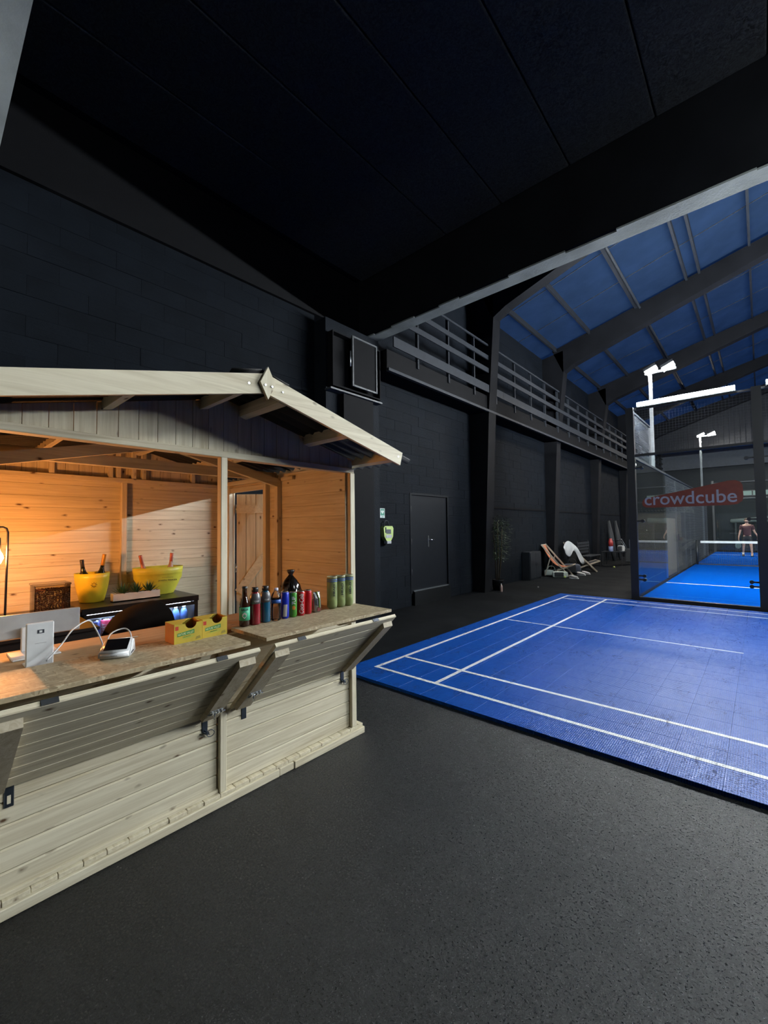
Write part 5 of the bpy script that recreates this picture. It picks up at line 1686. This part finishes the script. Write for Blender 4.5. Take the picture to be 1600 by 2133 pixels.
# local coords: faces -y (the camera), height 1.78
J = [(0, 0, .93), (0, 0, 1.10), (0, 0, 1.30), (0, 0, 1.46), (0, -.01, 1.53), (0, -.02, 1.60), (0, -.025, 1.68), (0, -.02, 1.755),
     (-.19, 0, 1.42), (-.25, .02, 1.16), (-.30, -.05, .93), (-.31, -.07, .86),
     (.19, 0, 1.42), (.26, .03, 1.16), (.35, -.06, .99), (.37, -.09, .93),
     (-.10, 0, .86), (-.14, -.02, .50), (-.17, .10, .12), (-.17, .0, .05),
     (.10, 0, .86), (.13, -.16, .50), (.15, -.20, .10), (.15, -.32, .045)]
E_ = [(0, 1), (1, 2), (2, 3), (3, 4), (4, 5), (5, 6), (6, 7), (3, 8), (8, 9), (9, 10), (10, 11), (3, 12), (12, 13), (13, 14), (14, 15), (0, 16), (16, 17), (17, 18), (18, 19), (0, 20), (20, 21), (21, 22), (22, 23)]
R_ = [(.14, .11), (.13, .10), (.15, .11), (.11, .09), .055, .062, (.078, .095), (.055, .065), .062, .043, .030, .028, .062, .043, .030, .028, .082, .056, .036, .034, .082, .056, .036, .034]
skin_body('body', J, E_, R_, skinm, pn)
# shirt and shorts follow the body
sj = [(0, 0, .90), (0, 0, 1.14), (0, 0, 1.30), (0, 0, 1.455), (-.19, 0, 1.43), (-.235, .015, 1.24), (.19, 0, 1.43), (.24, .02, 1.24)]
skin_body('tshirt', sj, [(0, 1), (1, 2), (2, 3), (3, 4), (4, 5), (3, 6), (6, 7)], [(.175, .135), (.165, .13), (.175, .135), (.125, .10), .082, .072, .082, .072], maroon, pn)
shj = [(0, 0, 1.0), (0, 0, .90), (-.105, 0, .80), (-.135, -.01, .58), (.105, -.02, .80), (.135, -.10, .58)]
skin_body('shorts', shj, [(0, 1), (1, 2), (2, 3), (1, 4), (4, 5)], [(.155, .12), (.155, .125), .105, .095, .105, .095], blk, pn)


def ppart(nm, mb, m): return link(bpy.data.objects.new(nm, mb.mesh(nm, m)), pn)


ppart('hair', MB().lathe([(.070, 1.70), (.078, 1.73), (.074, 1.77), (.050, 1.80), (.002, 1.81)], (0, -.005, 0), 16, sy=1.15, cap=False), mat_('brown_hair', (.05, .03, .02), .8))
ppart('beard', MB().lathe([(.02, 1.575), (.052, 1.59), (.060, 1.625), (.058, 1.64)], (0, -.035, 0), 14, sy=1.1), mat_('brown_hair', (.05, .03, .02), .8))
for s_ in (-1, 1):
    ppart('eye', MB().lathe([(.011 * math.sin(PI * i / 6) + .0003, -.011 * math.cos(PI * i / 6)) for i in range(7)], (s_ * .03, -.105, 1.69), 8, cap=False), M['white'])
    ppart('ear', MB().lathe([(.004, -.03), (.014, -.01), (.016, .01), (.006, .03)], (s_ * .082, -.01, 1.685), 8), skinm)
    hx, hy, hz = (-.31, -.07, .86) if s_ < 0 else (.37, -.09, .93)
    ppart('palm', MB().cbox(hx - .02, hx + .02, hy - .04, hy + .04, hz - .09, hz + .01, .01), skinm)
    for f in range(4): ppart('finger', MB().tube([(hx, hy - .03 + f * .02, hz - .085), (hx - s_ * .012, hy - .03 + f * .02, hz - .125 - .006 * (f in (1, 2))), (hx - s_ * .03, hy - .03 + f * .02, hz - .145 - .006 * (f in (1, 2)))], [.010, .009, .007], 6), skinm)
    ppart('thumb', MB().tube([(hx, hy - .04, hz - .03), (hx - s_ * .01, hy - .065, hz - .07), (hx - s_ * .02, hy - .06, hz - .095)], [.011, .010, .008], 6), skinm)
    fx, fy = (-.17, .02) if s_ < 0 else (.15, -.24)
    ppart('shoe', MB().cbox(fx - .05, fx + .05, fy - .17, fy + .11, 0, .075, .022), mat_('dark_shoe', (.03, .03, .035), .5))
    ppart('sock', MB().cyl((fx, fy + .06, .07), (fx, fy + .07, .17), .045, .05, 10), M['white'])
ppart('nose', MB().lathe([(.004, .02), (.011, -.008), (.008, -.014)], (0, -.118, 1.665), 8), skinm)
ppart('mouth', MB().cbox(-.022, .022, -.104, -.098, 1.618, 1.626, .002), mat_('lip', (.25, .09, .08), .5))
rkt = thing('padel_racket', (-.84, 26.2, .75), 'dark padel racket held in the hand of the player beyond the net', 'racket')
MB().tube([(-.83, 26.2, .80), (-.84, 26.18, .66)], .014, 8).build('grip', M['steel_black'], rkt)
MB().prism([(-.84 + .115 * math.cos(a), 26.17, .52 + .14 * math.sin(a)) for a in [2 * PI * i / 20 for i in range(20)]], (0, .035, 0)).build('racket_head', mat_('racket_face', (.05, .10, .09), .4), rkt)
